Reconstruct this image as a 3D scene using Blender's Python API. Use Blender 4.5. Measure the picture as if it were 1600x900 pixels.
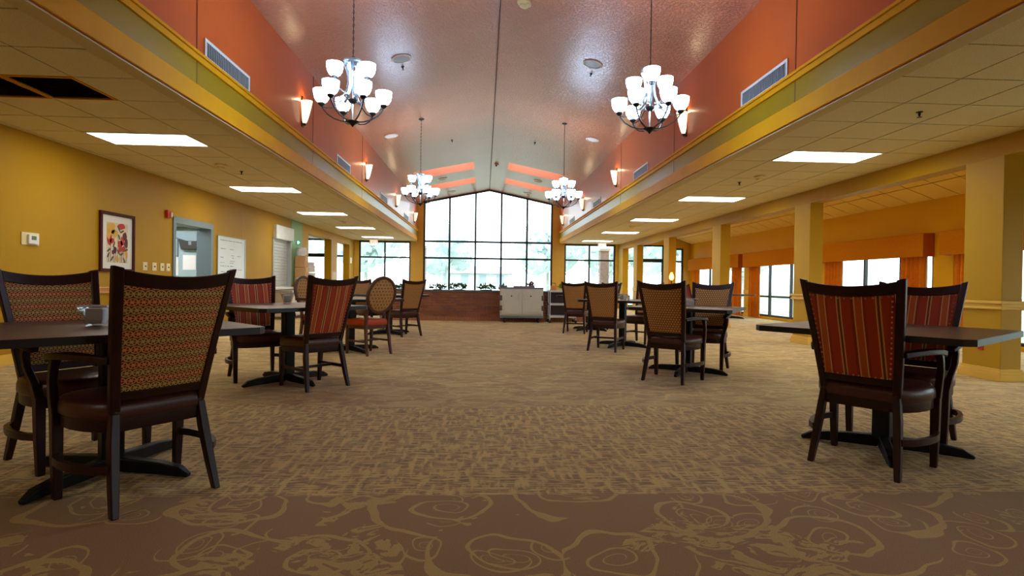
import bpy, math, random
from mathutils import Vector, Matrix
random.seed(7)
for _o in list(bpy.data.objects): bpy.data.objects.remove(_o)
SC = bpy.context.scene
COL = SC.collection
R = math.radians

# ------------------------------------------------------------------ camera
def set_camera(yaw=0.05069, pitch=-0.0087, roll=0.01348, f=859.0, h=1.02):
    cy, sy, cp, sp = math.cos(yaw), math.sin(yaw), math.cos(pitch), math.sin(pitch)
    fwd = Vector((sy*cp, cy*cp, sp)); right = Vector((cy, -sy, 0)); up = right.cross(fwd)
    c, s = math.cos(roll), math.sin(roll)
    r2 = c*right + s*up; u2 = -s*right + c*up
    cam = bpy.data.cameras.new('camera'); o = bpy.data.objects.new('camera', cam); COL.objects.link(o)
    m = Matrix((r2, u2, -fwd)).transposed().to_4x4(); m.translation = Vector((0, 0, h))
    o.matrix_world = m
    cam.sensor_width = 36; cam.lens = f/1600*36; cam.clip_start = .05; cam.clip_end = 400
    SC.camera = o
set_camera()

# ------------------------------------------------------------------ world, exposure, daylight
SKY = 4.5
TUBE = 15.0         # fluorescent panels
GLOBE = 32.0        # chandelier shades
W = bpy.data.worlds.new('overcast_sky'); SC.world = W; W.use_nodes = True
bg = W.node_tree.nodes['Background']; bg.inputs[0].default_value = (.80, .93, 1.0, 1); bg.inputs[1].default_value = SKY
SC.view_settings.view_transform = 'Standard'; SC.view_settings.look = 'None'
SC.view_settings.gamma = 1; SC.view_settings.use_curve_mapping = False
SC.view_settings.exposure = 0.0
SC.cycles.use_denoising = True
SC.cycles.max_bounces = 8; SC.cycles.diffuse_bounces = 5; SC.cycles.transparent_max_bounces = 16
SC.cycles.sample_clamp_indirect = 6
SC.cycles.caustics_reflective = False; SC.cycles.caustics_refractive = False

def portal(x, y, z, w, h, rot):
    l = bpy.data.lights.new('window_daylight', 'AREA'); l.shape = 'RECTANGLE'; l.size = w; l.size_y = h
    l.cycles.is_portal = True
    o = bpy.data.objects.new('window_daylight', l); COL.objects.link(o); o.location = (x, y, z); o.rotation_euler = rot
PI = math.pi

# ------------------------------------------------------------------ layout constants (metres)
XL, BL, BR, XC, XW = -5.465, -2.85, 3.20, 5.74, 8.9
YE, YB = 23.5, -3.2
HC = 2.74
RX, RZ, SL = .18, 4.995, .2046
def roof_z(x): return RZ - SL*abs(x-RX)

portal(.15, YE-.12, 2.45, 5.4, 3.9, (-PI/2, 0, 0))
portal(-4.2, YE-.12, 1.55, 2.1, 2.2, (-PI/2, 0, 0))
portal(4.52, YE-.12, 1.55, 2.1, 2.2, (-PI/2, 0, 0))
for _a, _b in ((-1.3, 2.1), (2.6, 6.15), (6.6, 10.02), (10.48, 13.95), (14.42, 18.02), (18.42, 22.9)): portal(XW+.02, (_a+_b)/2, 1.04, 1.9, _b-_a, (0, PI/2, 0))

# ------------------------------------------------------------------ materials
def lin(c):
    return tuple(((v/255+.055)/1.055)**2.4 if v/255 > .04045 else v/255/12.92 for v in c) + (1,)
MATS = {}
class NT:
    """small helper around a material's node tree"""
    def __init__(s, name):
        s.m = bpy.data.materials.new(name); s.m.use_nodes = True; s.t = s.m.node_tree; s.n = s.t.nodes
        s.b = s.n['Principled BSDF']; s.out = s.n['Material Output']; s._tc = None
    def new(s, t, **k):
        x = s.n.new(t)
        for a, b in k.items(): setattr(x, a, b)
        return x
    def lk(s, a, b): s.t.links.new(a, b)
    def put(s, v, inp):
        if isinstance(v, (int, float)): inp.default_value = v
        elif isinstance(v, tuple): inp.default_value = v
        else: s.lk(v, inp)
    def tc(s, which='Object'):
        if s._tc is None: s._tc = s.new('ShaderNodeTexCoord')
        return s._tc.outputs[which]
    def math(s, op, a, b=0.0, c=None, clamp=False):
        x = s.new('ShaderNodeMath', operation=op, use_clamp=clamp)
        s.put(a, x.inputs[0]); s.put(b, x.inputs[1])
        if c is not None: s.put(c, x.inputs[2])
        return x.outputs[0]
    def vmath(s, op, a, b=(0, 0, 0)):
        x = s.new('ShaderNodeVectorMath', operation=op); s.put(a, x.inputs[0])
        if op == 'SCALE': s.put(b, x.inputs['Scale'])
        else: s.put(b, x.inputs[1])
        return x.outputs['Value'] if op in ('LENGTH', 'DOT_PRODUCT', 'DISTANCE') else x.outputs[0]
    def sep(s, v):
        x = s.new('ShaderNodeSeparateXYZ'); s.lk(v, x.inputs[0]); return x.outputs
    def comb(s, x_, y_, z_=0.0):
        x = s.new('ShaderNodeCombineXYZ'); s.put(x_, x.inputs[0]); s.put(y_, x.inputs[1]); s.put(z_, x.inputs[2]); return x.outputs[0]
    def noise(s, v, scale=5, detail=2, rough=.5, out='Fac', dist=0):
        x = s.new('ShaderNodeTexNoise'); s.lk(v, x.inputs['Vector'])
        x.inputs['Scale'].default_value = scale; x.inputs['Detail'].default_value = detail
        x.inputs['Roughness'].default_value = rough; x.inputs['Distortion'].default_value = dist
        return x.outputs[out]
    def ramp(s, v, stops, interp='LINEAR'):
        x = s.new('ShaderNodeValToRGB'); s.lk(v, x.inputs[0]); x.color_ramp.interpolation = interp
        e = x.color_ramp.elements
        while len(e) < len(stops): e.new(.5)
        for i, (p, c) in enumerate(stops): e[i].position = p; e[i].color = c
        return x.outputs[0]
    def mix(s, f, a, b, mode='MIX'):
        x = s.new('ShaderNodeMix', data_type='RGBA', blend_type=mode)
        s.put(f, x.inputs[0]); s.put(a, x.inputs[6]); s.put(b, x.inputs[7]); return x.outputs[2]
    def bump(s, h, strength=.2, dist=.01):
        x = s.new('ShaderNodeBump'); s.lk(h, x.inputs['Height']); x.inputs['Strength'].default_value = strength
        x.inputs['Distance'].default_value = dist; s.lk(x.outputs[0], s.b.inputs['Normal'])
    def base(s, c): s.put(c, s.b.inputs['Base Color'])
    def rough(s, r): s.put(r, s.b.inputs['Roughness'])

def plain(name, c, rough=.5, metal=0.0, var=.06, vscale=6, bump=0, bscale=80, coat=0, spec=None):
    t = NT(name); col = lin(c)
    if var:
        n = t.noise(t.tc(), vscale, 3)
        d = tuple(v*(1-var) for v in col[:3])+(1,); l = tuple(min(1, v*(1+var)) for v in col[:3])+(1,)
        t.base(t.ramp(n, [(.3, d), (.7, l)]))
    else: t.base(col)
    t.rough(rough); t.b.inputs['Metallic'].default_value = metal
    if bump: t.bump(t.noise(t.tc(), bscale, 3), bump, .004)
    if coat: t.b.inputs['Coat Weight'].default_value = coat
    if spec is not None: t.b.inputs['Specular IOR Level'].default_value = spec
    MATS[name] = t.m
    return t.m

def emit(name, c, strength, sheet=None):
    t = NT(name); t.base(lin((235, 235, 230))); t.rough(.3)
    t.b.inputs['Emission Color'].default_value = lin(c); t.b.inputs['Emission Strength'].default_value = strength
    MATS[name] = t.m
    return t.m

mustard = plain('mustard_wall_paint', (178, 136, 18), .5, var=.03, vscale=2, bump=.06, bscale=220, spec=.15)
golden = plain('golden_column_paint', (188, 146, 26), .5, var=.03, vscale=2, bump=.05, bscale=220, spec=.18)
amber_wall = plain('amber_wall_paint', (222, 172, 14), .55, var=.03, vscale=2, spec=.12)
orange_wall = plain('terracotta_wall_paint', (192, 86, 26), .36, var=.04, vscale=1.5, bump=.14, bscale=90, coat=.14, spec=.35)
olive_face = plain('olive_beam_paint', (160, 130, 8), .34, var=.03, vscale=1.5, bump=.05, bscale=150, spec=.28)
trim_yellow = plain('yellow_trim_paint', (218, 154, 10), .6, var=.04, vscale=4, spec=.1)
column_trim = plain('pale_yellow_trim_paint', (232, 190, 82), .45, var=.03, spec=.25)
rail_tan = plain('tan_rail_paint', (206, 142, 54), .35, var=.04)
white_paint = plain('white_paint', (228, 226, 220), .45, var=.02)
grid_dark = plain('dark_ceiling_grid', (40, 28, 18), .9, var=.02)
under_grey = plain('grey_soffit_trim', (206, 192, 154), .75, var=.03)
black_frame = plain('black_window_frame', (26, 30, 34), .4, var=.05)
iron = plain('dark_bronze_iron', (46, 42, 42), .38, .7, var=.1)
nickel = plain('brushed_nickel', (176, 186, 190), .28, .9, var=.06)
wood = plain('espresso_wood', (50, 22, 18), .36, var=.25, vscale=14, spec=.3)
wood_mid = plain('walnut_wood', (86, 48, 30), .4, var=.2, vscale=12)
leather = plain('dark_brown_vinyl', (78, 38, 32), .36, var=.12, vscale=20, bump=.1, bscale=160)
orange_seat = plain('orange_seat_vinyl', (200, 66, 30), .45, var=.08)
black_metal = plain('black_powder_coat', (20, 20, 22), .5, var=.1, spec=.25)
edge_black = plain('black_table_edge', (24, 20, 20), .4, var=.1)
nail = plain('brass_nailhead', (190, 165, 140), .3, .8, var=0)
wax = plain('white_candle_wax', (250, 246, 240), .5, var=.03)
ivory = plain('ivory_plastic', (226, 210, 158), .4, var=.02)
white_plastic = plain('white_plastic', (232, 232, 226), .4, var=.02)
red_plastic = plain('red_plastic', (206, 40, 24), .4, var=.03)
grey_door = plain('slate_door_paint', (116, 134, 142), .45, var=.03)
office_blue = plain('pale_blue_office_paint', (158, 184, 192), .6, var=.03)
dark_vent = plain('dark_air_grille', (44, 28, 18), .7, var=.1)
vent_white = plain('white_vent_enamel', (220, 222, 220), .4, var=.02)
vent_grey = plain('grey_vent_slat', (132, 138, 142), .45, var=.05)
valance_cloth = plain('rust_valance_cloth', (194, 122, 18), .85, var=.05, vscale=30, spec=.05)
curtain_cloth = plain('rust_curtain_cloth', (216, 128, 36), .85, var=.1, vscale=12, spec=.05)
sheer_white = plain('white_sheer_lining', (232, 230, 222), .8, var=.03)
cart_cream = plain('cream_cart_plastic', (208, 204, 182), .45, var=.02)
cart_grey = plain('grey_cart_base', (112, 124, 128), .5, var=.05)
cart_dark = plain('dark_cart_hinge', (84, 86, 80), .5, var=.05)
rubber = plain('black_rubber', (24, 26, 30), .6, var=.05)
cardboard = plain('tan_cardboard', (196, 150, 96), .7, var=.06)
bag_white = plain('white_paper_bag', (226, 224, 222), .7, var=.05, bump=.5, bscale=20)
board_white = plain('whiteboard_enamel', (228, 232, 226), .25, var=.02)
ink = plain('grey_marker_ink', (128, 142, 132), .6, var=0)
paper = plain('white_paper', (236, 238, 238), .6, var=.01)
leaf_green = plain('leaf_green', (74, 128, 46), .5, var=.3, vscale=9)
leaf_dark = plain('dark_leaf_green', (46, 84, 38), .5, var=.3, vscale=9)
soil = plain('dark_potting_soil', (56, 40, 30), .9, var=.2)
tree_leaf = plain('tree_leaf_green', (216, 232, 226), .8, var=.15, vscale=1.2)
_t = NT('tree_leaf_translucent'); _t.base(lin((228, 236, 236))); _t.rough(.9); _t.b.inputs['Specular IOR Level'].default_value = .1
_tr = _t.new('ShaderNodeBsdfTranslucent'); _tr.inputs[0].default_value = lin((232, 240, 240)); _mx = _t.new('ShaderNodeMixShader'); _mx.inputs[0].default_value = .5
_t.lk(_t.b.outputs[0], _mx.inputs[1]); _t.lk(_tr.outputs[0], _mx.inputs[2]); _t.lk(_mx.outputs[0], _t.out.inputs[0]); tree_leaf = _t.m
bark = plain('grey_tree_bark', (186, 184, 182), .85, var=.25, vscale=5)
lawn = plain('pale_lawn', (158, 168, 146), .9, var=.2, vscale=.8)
ext_brick = plain('grey_brick_porch', (150, 128, 124), .8, var=.12, vscale=8)
ext_wall = plain('pale_house_wall', (226, 224, 224), .8, var=.05)
ext_roof = plain('blue_grey_roof', (176, 186, 204), .8, var=.08)
concrete = plain('pale_concrete', (190, 186, 178), .85, var=.08)
mortar = plain('tan_mortar', (176, 146, 108), .9, var=.1)
cap_stone = plain('dark_planter_cap', (96, 88, 88), .5, var=.08)
bricks_m = []
for i, c in enumerate([(150, 90, 56), (138, 78, 46), (160, 98, 60), (128, 76, 54)]):
    bricks_m.append(plain('red_brick_%s' % 'abcd'[i], c, .75, var=.15, vscale=12, bump=.3, bscale=60))
soldier_m = plain('soldier_brick', (176, 110, 66), .75, var=.15, vscale=12)
burgundy = plain('burgundy_fabric', (126, 40, 44), .8, var=.15, vscale=40)
shutter_m = plain('silver_shutter', (186, 192, 196), .35, .3, var=.04)
green_wall = plain('green_wall_strip', (120, 160, 96), .5, var=.03)

emit('lit_diffuser', (255, 248, 232), TUBE)
emit('opal_shade_lit', (190, 220, 255), GLOBE)
emit('sconce_glass_lit', (255, 236, 190), 1.5)
emit('office_light_lit', (250, 252, 255), 45.0)
emit('alcove_fill_lit', (255, 226, 150), 300)
emit('green_lamp_lit', (60, 255, 190), 14)
emit('amber_lamp_lit', (255, 160, 40), 30)
emit('exit_face_lit', (255, 214, 206), .9)

def glass(name, tint=(.97, 1, .99, 1), gloss=.08):
    m = bpy.data.materials.new(name); m.use_nodes = True; t = m.node_tree; t.nodes.clear()
    o = t.nodes.new('ShaderNodeOutputMaterial'); mx = t.nodes.new('ShaderNodeMixShader')
    tr = t.nodes.new('ShaderNodeBsdfTransparent'); gl = t.nodes.new('ShaderNodeBsdfGlossy')
    tr.inputs[0].default_value = tint; gl.inputs['Roughness'].default_value = .02
    fr = t.nodes.new('ShaderNodeLayerWeight'); fr.inputs[0].default_value = .5
    pw = t.nodes.new('ShaderNodeMath'); pw.operation = 'POWER'; pw.inputs[1].default_value = 4; t.links.new(fr.outputs['Facing'], pw.inputs[0])
    ma = t.nodes.new('ShaderNodeMath'); ma.operation = 'MULTIPLY_ADD'; ma.inputs[1].default_value = .6; ma.inputs[2].default_value = gloss*.3
    t.links.new(pw.outputs[0], ma.inputs[0]); t.links.new(ma.outputs[0], mx.inputs[0])
    t.links.new(tr.outputs[0], mx.inputs[1]); t.links.new(gl.outputs[0], mx.inputs[2]); t.links.new(mx.outputs[0], o.inputs[0])
    MATS[name] = m
    return m
pane_glass = glass('window_glass')
clear_glass = glass('clear_glass', (.92, .94, .94, 1), .35)

# nave ceiling: textured semi-gloss terracotta paint
t = NT('textured_ceiling_paint')
n1 = t.noise(t.tc(), 9, 4, .6); n2 = t.noise(t.tc(), 24, 4, .62)
t.base(t.ramp(t.noise(t.tc(), .9, 3), [(.3, lin((196, 110, 80))), (.7, lin((208, 120, 88)))]))
t.rough(.36); t.b.inputs['Specular IOR Level'].default_value = .8
t.b.inputs['Coat Weight'].default_value = .55; t.b.inputs['Coat Roughness'].default_value = .3
t.bump(t.math('ADD', t.math('MULTIPLY', n1, .5), t.ramp(n2, [(.45, (0, 0, 0, 1)), (.6, (1, 1, 1, 1))])), 1.0, .03); vault_m = t.m
salmon = plain('salmon_skylight_paint', (242, 168, 138), .5, var=.03)
# acoustic tile
t = NT('speckled_acoustic_tile')
sp = t.noise(t.tc('Object'), 150, 2, .7); lo = t.noise(t.tc(), 2, 2)
t.base(t.mix(t.ramp(sp, [(.52, (0, 0, 0, 1)), (.62, (1, 1, 1, 1))]), lin((226, 218, 198)), lin((194, 182, 156))))
t.rough(.8); t.bump(sp, .25, .003); tile_m = t.m
t = NT('yellow_acoustic_tile')
t.base(lin((236, 206, 116))); t.rough(.6); t.bump(t.noise(t.tc(), 90, 2), .2, .003); ytile_m = t.m

# carpet: scroll field, woven band
def carpet():
    t = NT('scroll_and_weave_carpet')
    P = t.tc('Object'); x, y, _ = t.sep(P)
    flat = t.comb(x, y, 0.0)
    warp = t.vmath('ADD', flat, t.vmath('SCALE', t.vmath('SUBTRACT', t.noise(flat, 2.2, 2, out='Color'), (.5, .5, .5)), .32))
    def spiral(scale, off, k, width, rmax):
        v = t.new('ShaderNodeTexVoronoi', voronoi_dimensions='2D'); v.inputs['Scale'].default_value = scale; v.inputs['Randomness'].default_value = .75
        pv = t.vmath('ADD', warp, off); t.lk(pv, v.inputs['Vector'])
        d = t.vmath('SUBTRACT', pv, v.outputs['Position'])
        dx, dy, _z = t.sep(d)
        r = t.math('MULTIPLY', t.math('SQRT', t.math('ADD', t.math('MULTIPLY', dx, dx), t.math('MULTIPLY', dy, dy))), scale)
        th = t.math('ARCTAN2', dy, dx)
        rnd = t.sep(v.outputs['Color'])[0]
        sgn = t.math('SUBTRACT', t.math('MULTIPLY', t.math('GREATER_THAN', rnd, .5), 2.0), 1.0)
        ph = t.math('ADD', t.math('MULTIPLY', t.math('MULTIPLY', th, sgn), 1/(2*PI)), t.math('MULTIPLY', t.math('LOGARITHM', t.math('MAXIMUM', r, .01), 2.0), k))
        ph = t.math('ADD', ph, t.math('MULTIPLY', rnd, 7.0))
        fr = t.math('ABSOLUTE', t.math('SUBTRACT', t.math('FRACT', ph), .5))
        line = t.math('LESS_THAN', fr, t.math('MULTIPLY_ADD', t.noise(flat, 5, 1), .10, width))
        return t.math('MULTIPLY', line, t.math('MULTIPLY', t.math('LESS_THAN', r, rmax), t.math('GREATER_THAN', r, .05)))
    s1 = spiral(1.75, (3.1, 1.7, 0), .85, .028, .56)
    s2 = spiral(3.4, (7.4, 4.2, 0), .9, .03, .42)
    big = t.noise(warp, 1.5, 3, .55, dist=1.6)
    blob = t.math('GREATER_THAN', big, .56)
    vein = t.math('GREATER_THAN', t.noise(t.vmath('MULTIPLY', warp, (1, 2.4, 1)), 4.0, 3, .6, dist=2.5), .5)
    leaf = t.math('MULTIPLY', blob, vein)
    s2 = t.math('MULTIPLY', s2, t.math('GREATER_THAN', t.noise(flat, .9, 1), .47))
    pat = t.math('MAXIMUM', t.math('MAXIMUM', s1, s2), leaf)
    speck = t.noise(flat, 260, 2, .7)
    dark = t.mix(t.ramp(speck, [(.38, (0, 0, 0, 1)), (.62, (1, 1, 1, 1))]), lin((145, 110, 55)), lin((178, 140, 76)))
    light = t.mix(t.ramp(speck, [(.38, (0, 0, 0, 1)), (.62, (1, 1, 1, 1))]), lin((205, 174, 86)), lin((233, 204, 111)))
    scroll = t.mix(t.math('MULTIPLY', pat, .62), dark, light)
    # woven band: crossing yarn bundles
    a = t.noise(t.vmath('MULTIPLY', flat, (5, 30, 1)), 1.5, 2, .5)
    b = t.noise(t.vmath('MULTIPLY', flat, (18, 4.4, 1)), 1.5, 2, .5)
    rib = t.math('MULTIPLY_ADD', t.math('SINE', t.math('MULTIPLY', y, 260)), .06, 0.0)
    wv = t.math('ADD', t.math('MAXIMUM', a, b), rib)
    weave = t.ramp(wv, [(.46, lin((150, 116, 63))), (.6, lin((220, 190, 108)))])
    # band limits wander with x
    yw = t.math('ADD', y, t.math('MULTIPLY', t.math('SUBTRACT', t.noise(t.comb(t.math('MULTIPLY', x, .5), 0.0), 1, 1), .5), .9))
    edge2 = t.math('MULTIPLY_ADD', t.math('ABSOLUTE', x), .08, 4.45)
    inband = t.math('MULTIPLY', t.math('GREATER_THAN', y, 2.64), t.math('LESS_THAN', yw, edge2))
    far = t.math('MULTIPLY', t.noise(t.vmath('MULTIPLY', flat, (1, 2.2, 1)), 2.6, 4, .65, dist=1.0), 1.0)
    farc = t.mix(t.ramp(far, [(.42, (0, 0, 0, 1)), (.58, (1, 1, 1, 1))]), lin((175, 144, 81)), lin((230, 206, 127)))
    out = t.mix(t.math('MULTIPLY', t.math('GREATER_THAN', y, 2.64), .5), scroll, farc)
    t.base(t.mix(inband, out, weave))
    t.rough(.92); t.b.inputs['Specular IOR Level'].default_value = .25
    t.b.inputs['Sheen Weight'].default_value = .25
    t.bump(t.math('ADD', speck, t.math('MULTIPLY', pat, .4)), .35, .006)
    return t.m
carpet_m = carpet()

def lattice_fabric(name, cell, cols, kind):
    """upholstery fabric on chair-local x (across) and z (up)"""
    t = NT(name); P = t.tc('Object'); x, _, z = t.sep(P)
    u = t.math('DIVIDE', x, cell); v = t.math('DIVIDE', z, cell*.866)
    row = t.math('FLOOR', v); par = t.math('MODULO', t.math('ABSOLUTE', row), 2.0)
    uu = t.math('SUBTRACT', t.math('FRACT', t.math('ADD', u, t.math('MULTIPLY', par, .5))), .5)
    vv = t.math('SUBTRACT', t.math('FRACT', v), .5)
    r = t.math('SQRT', t.math('ADD', t.math('MULTIPLY', uu, uu), t.math('MULTIPLY', vv, vv)))
    th = t.math('ARCTAN2', vv, uu)
    if kind == 'star':
        ring = t.math('LESS_THAN', t.math('ABSOLUTE', t.math('SUBTRACT', r, .46)), .06)
        spoke = t.math('MULTIPLY', t.math('LESS_THAN', t.math('ABSOLUTE', t.math('SINE', t.math('MULTIPLY', th, 3.0))), t.math('DIVIDE', .12, t.math('MAXIMUM', r, .05))), t.math('LESS_THAN', r, .46))
        dot = t.math('LESS_THAN', r, .18)
        lines = t.math('MAXIMUM', t.math('MAXIMUM', ring, spoke), dot)
        bgc = t.mix(par, cols[0], cols[1]); lc = t.mix(par, cols[2], cols[3])
        bgc = t.mix(t.math('GREATER_THAN', r, .5), bgc, cols[4])
        c = t.mix(lines, bgc, lc)
    else:
        dot = t.math('LESS_THAN', t.math('ADD', t.math('ABSOLUTE', uu), t.math('ABSOLUTE', vv)), cols[2])
        c = t.mix(dot, cols[0], cols[1])
    weave = t.noise(P, 320, 2, .6)
    t.base(t.mix(.25, c, t.ramp(weave, [(.35, (.25, .25, .25, 1)), (.65, (1, 1, 1, 1))]), 'MULTIPLY'))
    t.rough(.8); t.bump(weave, .2, .002)
    MATS[name] = t.m
    return t.m
star_fabric = lattice_fabric('star_lattice_fabric', .040, [lin((150, 40, 26)), lin((124, 80, 34)), lin((232, 168, 104)), lin((216, 182, 112)), lin((104, 40, 22))], 'star')
gold_fabric = lattice_fabric('gold_diamond_fabric', .028, [lin((160, 106, 52)), lin((236, 194, 118)), .36], 'dot')
dot_fabric = lattice_fabric('tan_dotted_fabric', .052, [lin((196, 148, 84)), lin((104, 56, 26)), .26], 'dot')

t = NT('striped_fabric'); P = t.tc('Object'); x, _, z = t.sep(P)
fr = t.math('FRACT', t.math('ADD', t.math('DIVIDE', x, .19), .55))
rd, rb, tn, br, og = lin((192, 68, 32)), lin((170, 52, 26)), lin((236, 190, 120)), lin((128, 58, 28)), lin((208, 100, 42))
st = t.ramp(fr, [(0, rd), (.2, tn), (.235, br), (.30, tn), (.335, rd), (.58, rb), (.66, tn), (.692, og), (.86, tn), (.892, rb), (.96, rd)], 'CONSTANT')
weave = t.noise(P, 320, 2, .6)
t.base(t.mix(.25, st, t.ramp(weave, [(.35, (.3, .3, .3, 1)), (.65, (1, 1, 1, 1))]), 'MULTIPLY')); t.rough(.75); t.bump(weave, .2, .002)
stripe_fabric = t.m

t = NT('brown_laminate'); P = t.tc('Object')
g = t.noise(t.vmath('MULTIPLY', P, (2, 30, 2)), 3, 4, .6)
t.base(t.ramp(g, [(.35, lin((92, 66, 52))), (.65, lin((116, 86, 70)))])); t.rough(.36); laminate = t.m

# ------------------------------------------------------------------ mesh helpers
class MB:
    def __init__(s): s.v = []; s.f = []
    def add(s, vs, fs):
        o = len(s.v); s.v += [tuple(p) for p in vs]; s.f += [tuple(i+o for i in f) for f in fs]; return s
    def box(s, x0, x1, y0, y1, z0, z1):
        if x0 > x1: x0, x1 = x1, x0
        if y0 > y1: y0, y1 = y1, y0
        if z0 > z1: z0, z1 = z1, z0
        return s.add([(x0, y0, z0), (x1, y0, z0), (x1, y1, z0), (x0, y1, z0), (x0, y0, z1), (x1, y0, z1), (x1, y1, z1), (x0, y1, z1)],
              [(0, 3, 2, 1), (4, 5, 6, 7), (0, 1, 5, 4), (1, 2, 6, 5), (2, 3, 7, 6), (3, 0, 4, 7)])
    def prism(s, poly, z0, z1, axis='z', inset_top=0):
        n = len(poly)
        def P(p, h):
            if axis == 'z': return (p[0], p[1], h)
            if axis == 'y': return (p[0], h, p[1])
            return (h, p[0], p[1])
        vs = [P(p, z0) for p in poly]+[P(p, z1) for p in poly]
        fs = [tuple(range(n-1, -1, -1)), tuple(range(n, 2*n))]+[(i, (i+1) % n, n+(i+1) % n, n+i) for i in range(n)]
        return s.add(vs, fs)
    def rings(s, rings, cap=True, closed=False):
        n = len(rings[0]); o = []; vs = [p for r in rings for p in r]; m = len(rings)
        for i in range(m-1 if not closed else m):
            a = i*n; b = ((i+1) % m)*n
            for k in range(n): o.append((a+k, a+(k+1) % n, b+(k+1) % n, b+k))
        if cap and not closed: o += [tuple(range(n-1, -1, -1)), tuple(range((m-1)*n, m*n))]
        return s.add(vs, o)
    def loft(s, secs):
        """horizontal rectangles (x,y,z,w,d) stacked"""
        return s.rings([[(x-w/2, y-d/2, z), (x+w/2, y-d/2, z), (x+w/2, y+d/2, z), (x-w/2, y+d/2, z)] for x, y, z, w, d in secs])
    def sweep(s, pts, w, h, up=(0, 0, 1), closed=False):
        """rectangular bar along a path; w across, h along up; w,h may be lists"""
        pts = [Vector(p) for p in pts]; up = Vector(up); rs = []; m = len(pts)
        for i, p in enumerate(pts):
            if closed: t = pts[(i+1) % m]-pts[i-1]
            else: t = pts[min(i+1, m-1)]-pts[max(i-1, 0)]
            t.normalize(); a = t.cross(up)
            if a.length < 1e-4: a = Vector((1, 0, 0))
            a.normalize(); b = a.cross(t).normalized()
            ww = w[i] if isinstance(w, (list, tuple)) else w; hh = h[i] if isinstance(h, (list, tuple)) else h
            rs.append([p-a*ww/2-b*hh/2, p+a*ww/2-b*hh/2, p+a*ww/2+b*hh/2, p-a*ww/2+b*hh/2])
        return s.rings(rs, closed=closed)
    def tube(s, pts, r, n=8, closed=False):
        pts = [Vector(p) for p in pts]; rs = []; m = len(pts)
        up = Vector((0, 0, 1))
        if all(abs((pts[i+1]-pts[i]).normalized().z) > .9 for i in range(m-1)): up = Vector((0, 1, 0))
        for i, p in enumerate(pts):
            if closed: t = pts[(i+1) % m]-pts[i-1]
            else: t = pts[min(i+1, m-1)]-pts[max(i-1, 0)]
            t.normalize(); a = t.cross(up)
            if a.length < 1e-3: a = t.cross(Vector((1, 0, 0)))
            a.normalize(); b = a.cross(t)
            rr = r[i] if isinstance(r, (list, tuple)) else r
            rs.append([p+a*rr*math.cos(2*PI*k/n)+b*rr*math.sin(2*PI*k/n) for k in range(n)])
        return s.rings(rs, closed=closed)
    def lathe(s, prof, n=20, c=(0, 0, 0), cap=True):
        return s.rings([[(c[0]+r*math.cos(2*PI*k/n), c[1]+r*math.sin(2*PI*k/n), c[2]+z) for k in range(n)] for r, z in prof], cap=cap)
    def patch(s, fn, s0, s1, t0, t1, th, ns=8, nt=8, bulge=0, nrm=(0, 1, 0)):
        """solid slab over the surface fn(s,t), thickness th along nrm"""
        N = Vector(nrm); F = []; B = []
        for j in range(nt+1):
            t = t0+(t1-t0)*j/nt
            a0 = s0(t) if callable(s0) else s0; a1 = s1(t) if callable(s1) else s1
            for i in range(ns+1):
                q = a0+(a1-a0)*i/ns; p = Vector(fn(q, t))
                e = bulge*(1-(2*i/ns-1)**4)*(1-(2*j/nt-1)**4)
                F.append(p+N*(th/2+e)); B.append(p-N*(th/2+e))
        k = ns+1; o = len(F); fs = []
        for j in range(nt):
            for i in range(ns):
                a = j*k+i; fs.append((a, a+k, a+k+1, a+1)); fs.append((o+a, o+a+1, o+a+k+1, o+a+k))
        for i in range(ns):
            fs.append((i, i+1, o+i+1, o+i)); a = nt*k+i; fs.append((a+1, a, o+a, o+a+1))
        for j in range(nt):
            a = j*k; fs.append((a+k, a, o+a, o+a+k)); a = j*k+ns; fs.append((a, a+k, o+a+k, o+a))
        return s.add(F+B, fs)
    def ball(s, c, r, n=6, m=4, half=False):
        return s.lathe([(max(1e-4, r*math.cos(a)), r*math.sin(a)) for a in [(-PI/2 if not half else 0)+(PI if not half else PI/2)*i/m for i in range(m+1)]], n, c)
    def mesh(s, name, mat, smooth=False):
        me = bpy.data.meshes.new(name); me.from_pydata(s.v, [], s.f); me.update()
        if mat: me.materials.append(mat)
        if smooth:
            me.polygons.foreach_set('use_smooth', [True]*len(me.polygons))
            try: me.set_sharp_from_angle(angle=R(42))
            except Exception: pass
        return me
    def build(s, name, mat, parent=None, smooth=False, bevel=0, seg=2):
        o = bpy.data.objects.new(name, s.mesh(name, mat, smooth)); COL.objects.link(o)
        if parent: o.parent = parent
        if bevel:
            b = o.modifiers.new('bevel', 'BEVEL'); b.width = bevel; b.segments = seg; b.limit_method = 'ANGLE'; b.angle_limit = R(40)
            b.harden_normals = False
        return o

def tag(o, label=None, cat=None, group=None, kind=None):
    if label: o['label'] = label
    if cat: o['category'] = cat
    if group: o['group'] = group
    if kind: o['kind'] = kind
    return o
def empty(name, loc=(0, 0, 0), rz=0, parent=None):
    o = bpy.data.objects.new(name, None); COL.objects.link(o); o.location = loc; o.rotation_euler = (0, 0, rz)
    o.empty_display_size = .1
    if parent: o.parent = parent
    return o
def struct(name, mb, mat, parent=None, **k):
    o = mb.build(name, mat, parent, **k)
    if not parent: o['kind'] = 'structure'
    return o
def inst(name, me, parent, loc=(0, 0, 0), rot=(0, 0, 0)):
    o = bpy.data.objects.new(name, me); COL.objects.link(o); o.parent = parent; o.location = loc; o.rotation_euler = rot
    return o
def copy_tree(o, parent=None):
    c = o.copy(); COL.objects.link(c)
    if parent: c.parent = parent
    for ch in list(o.children): copy_tree(ch, c)
    return c

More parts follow.
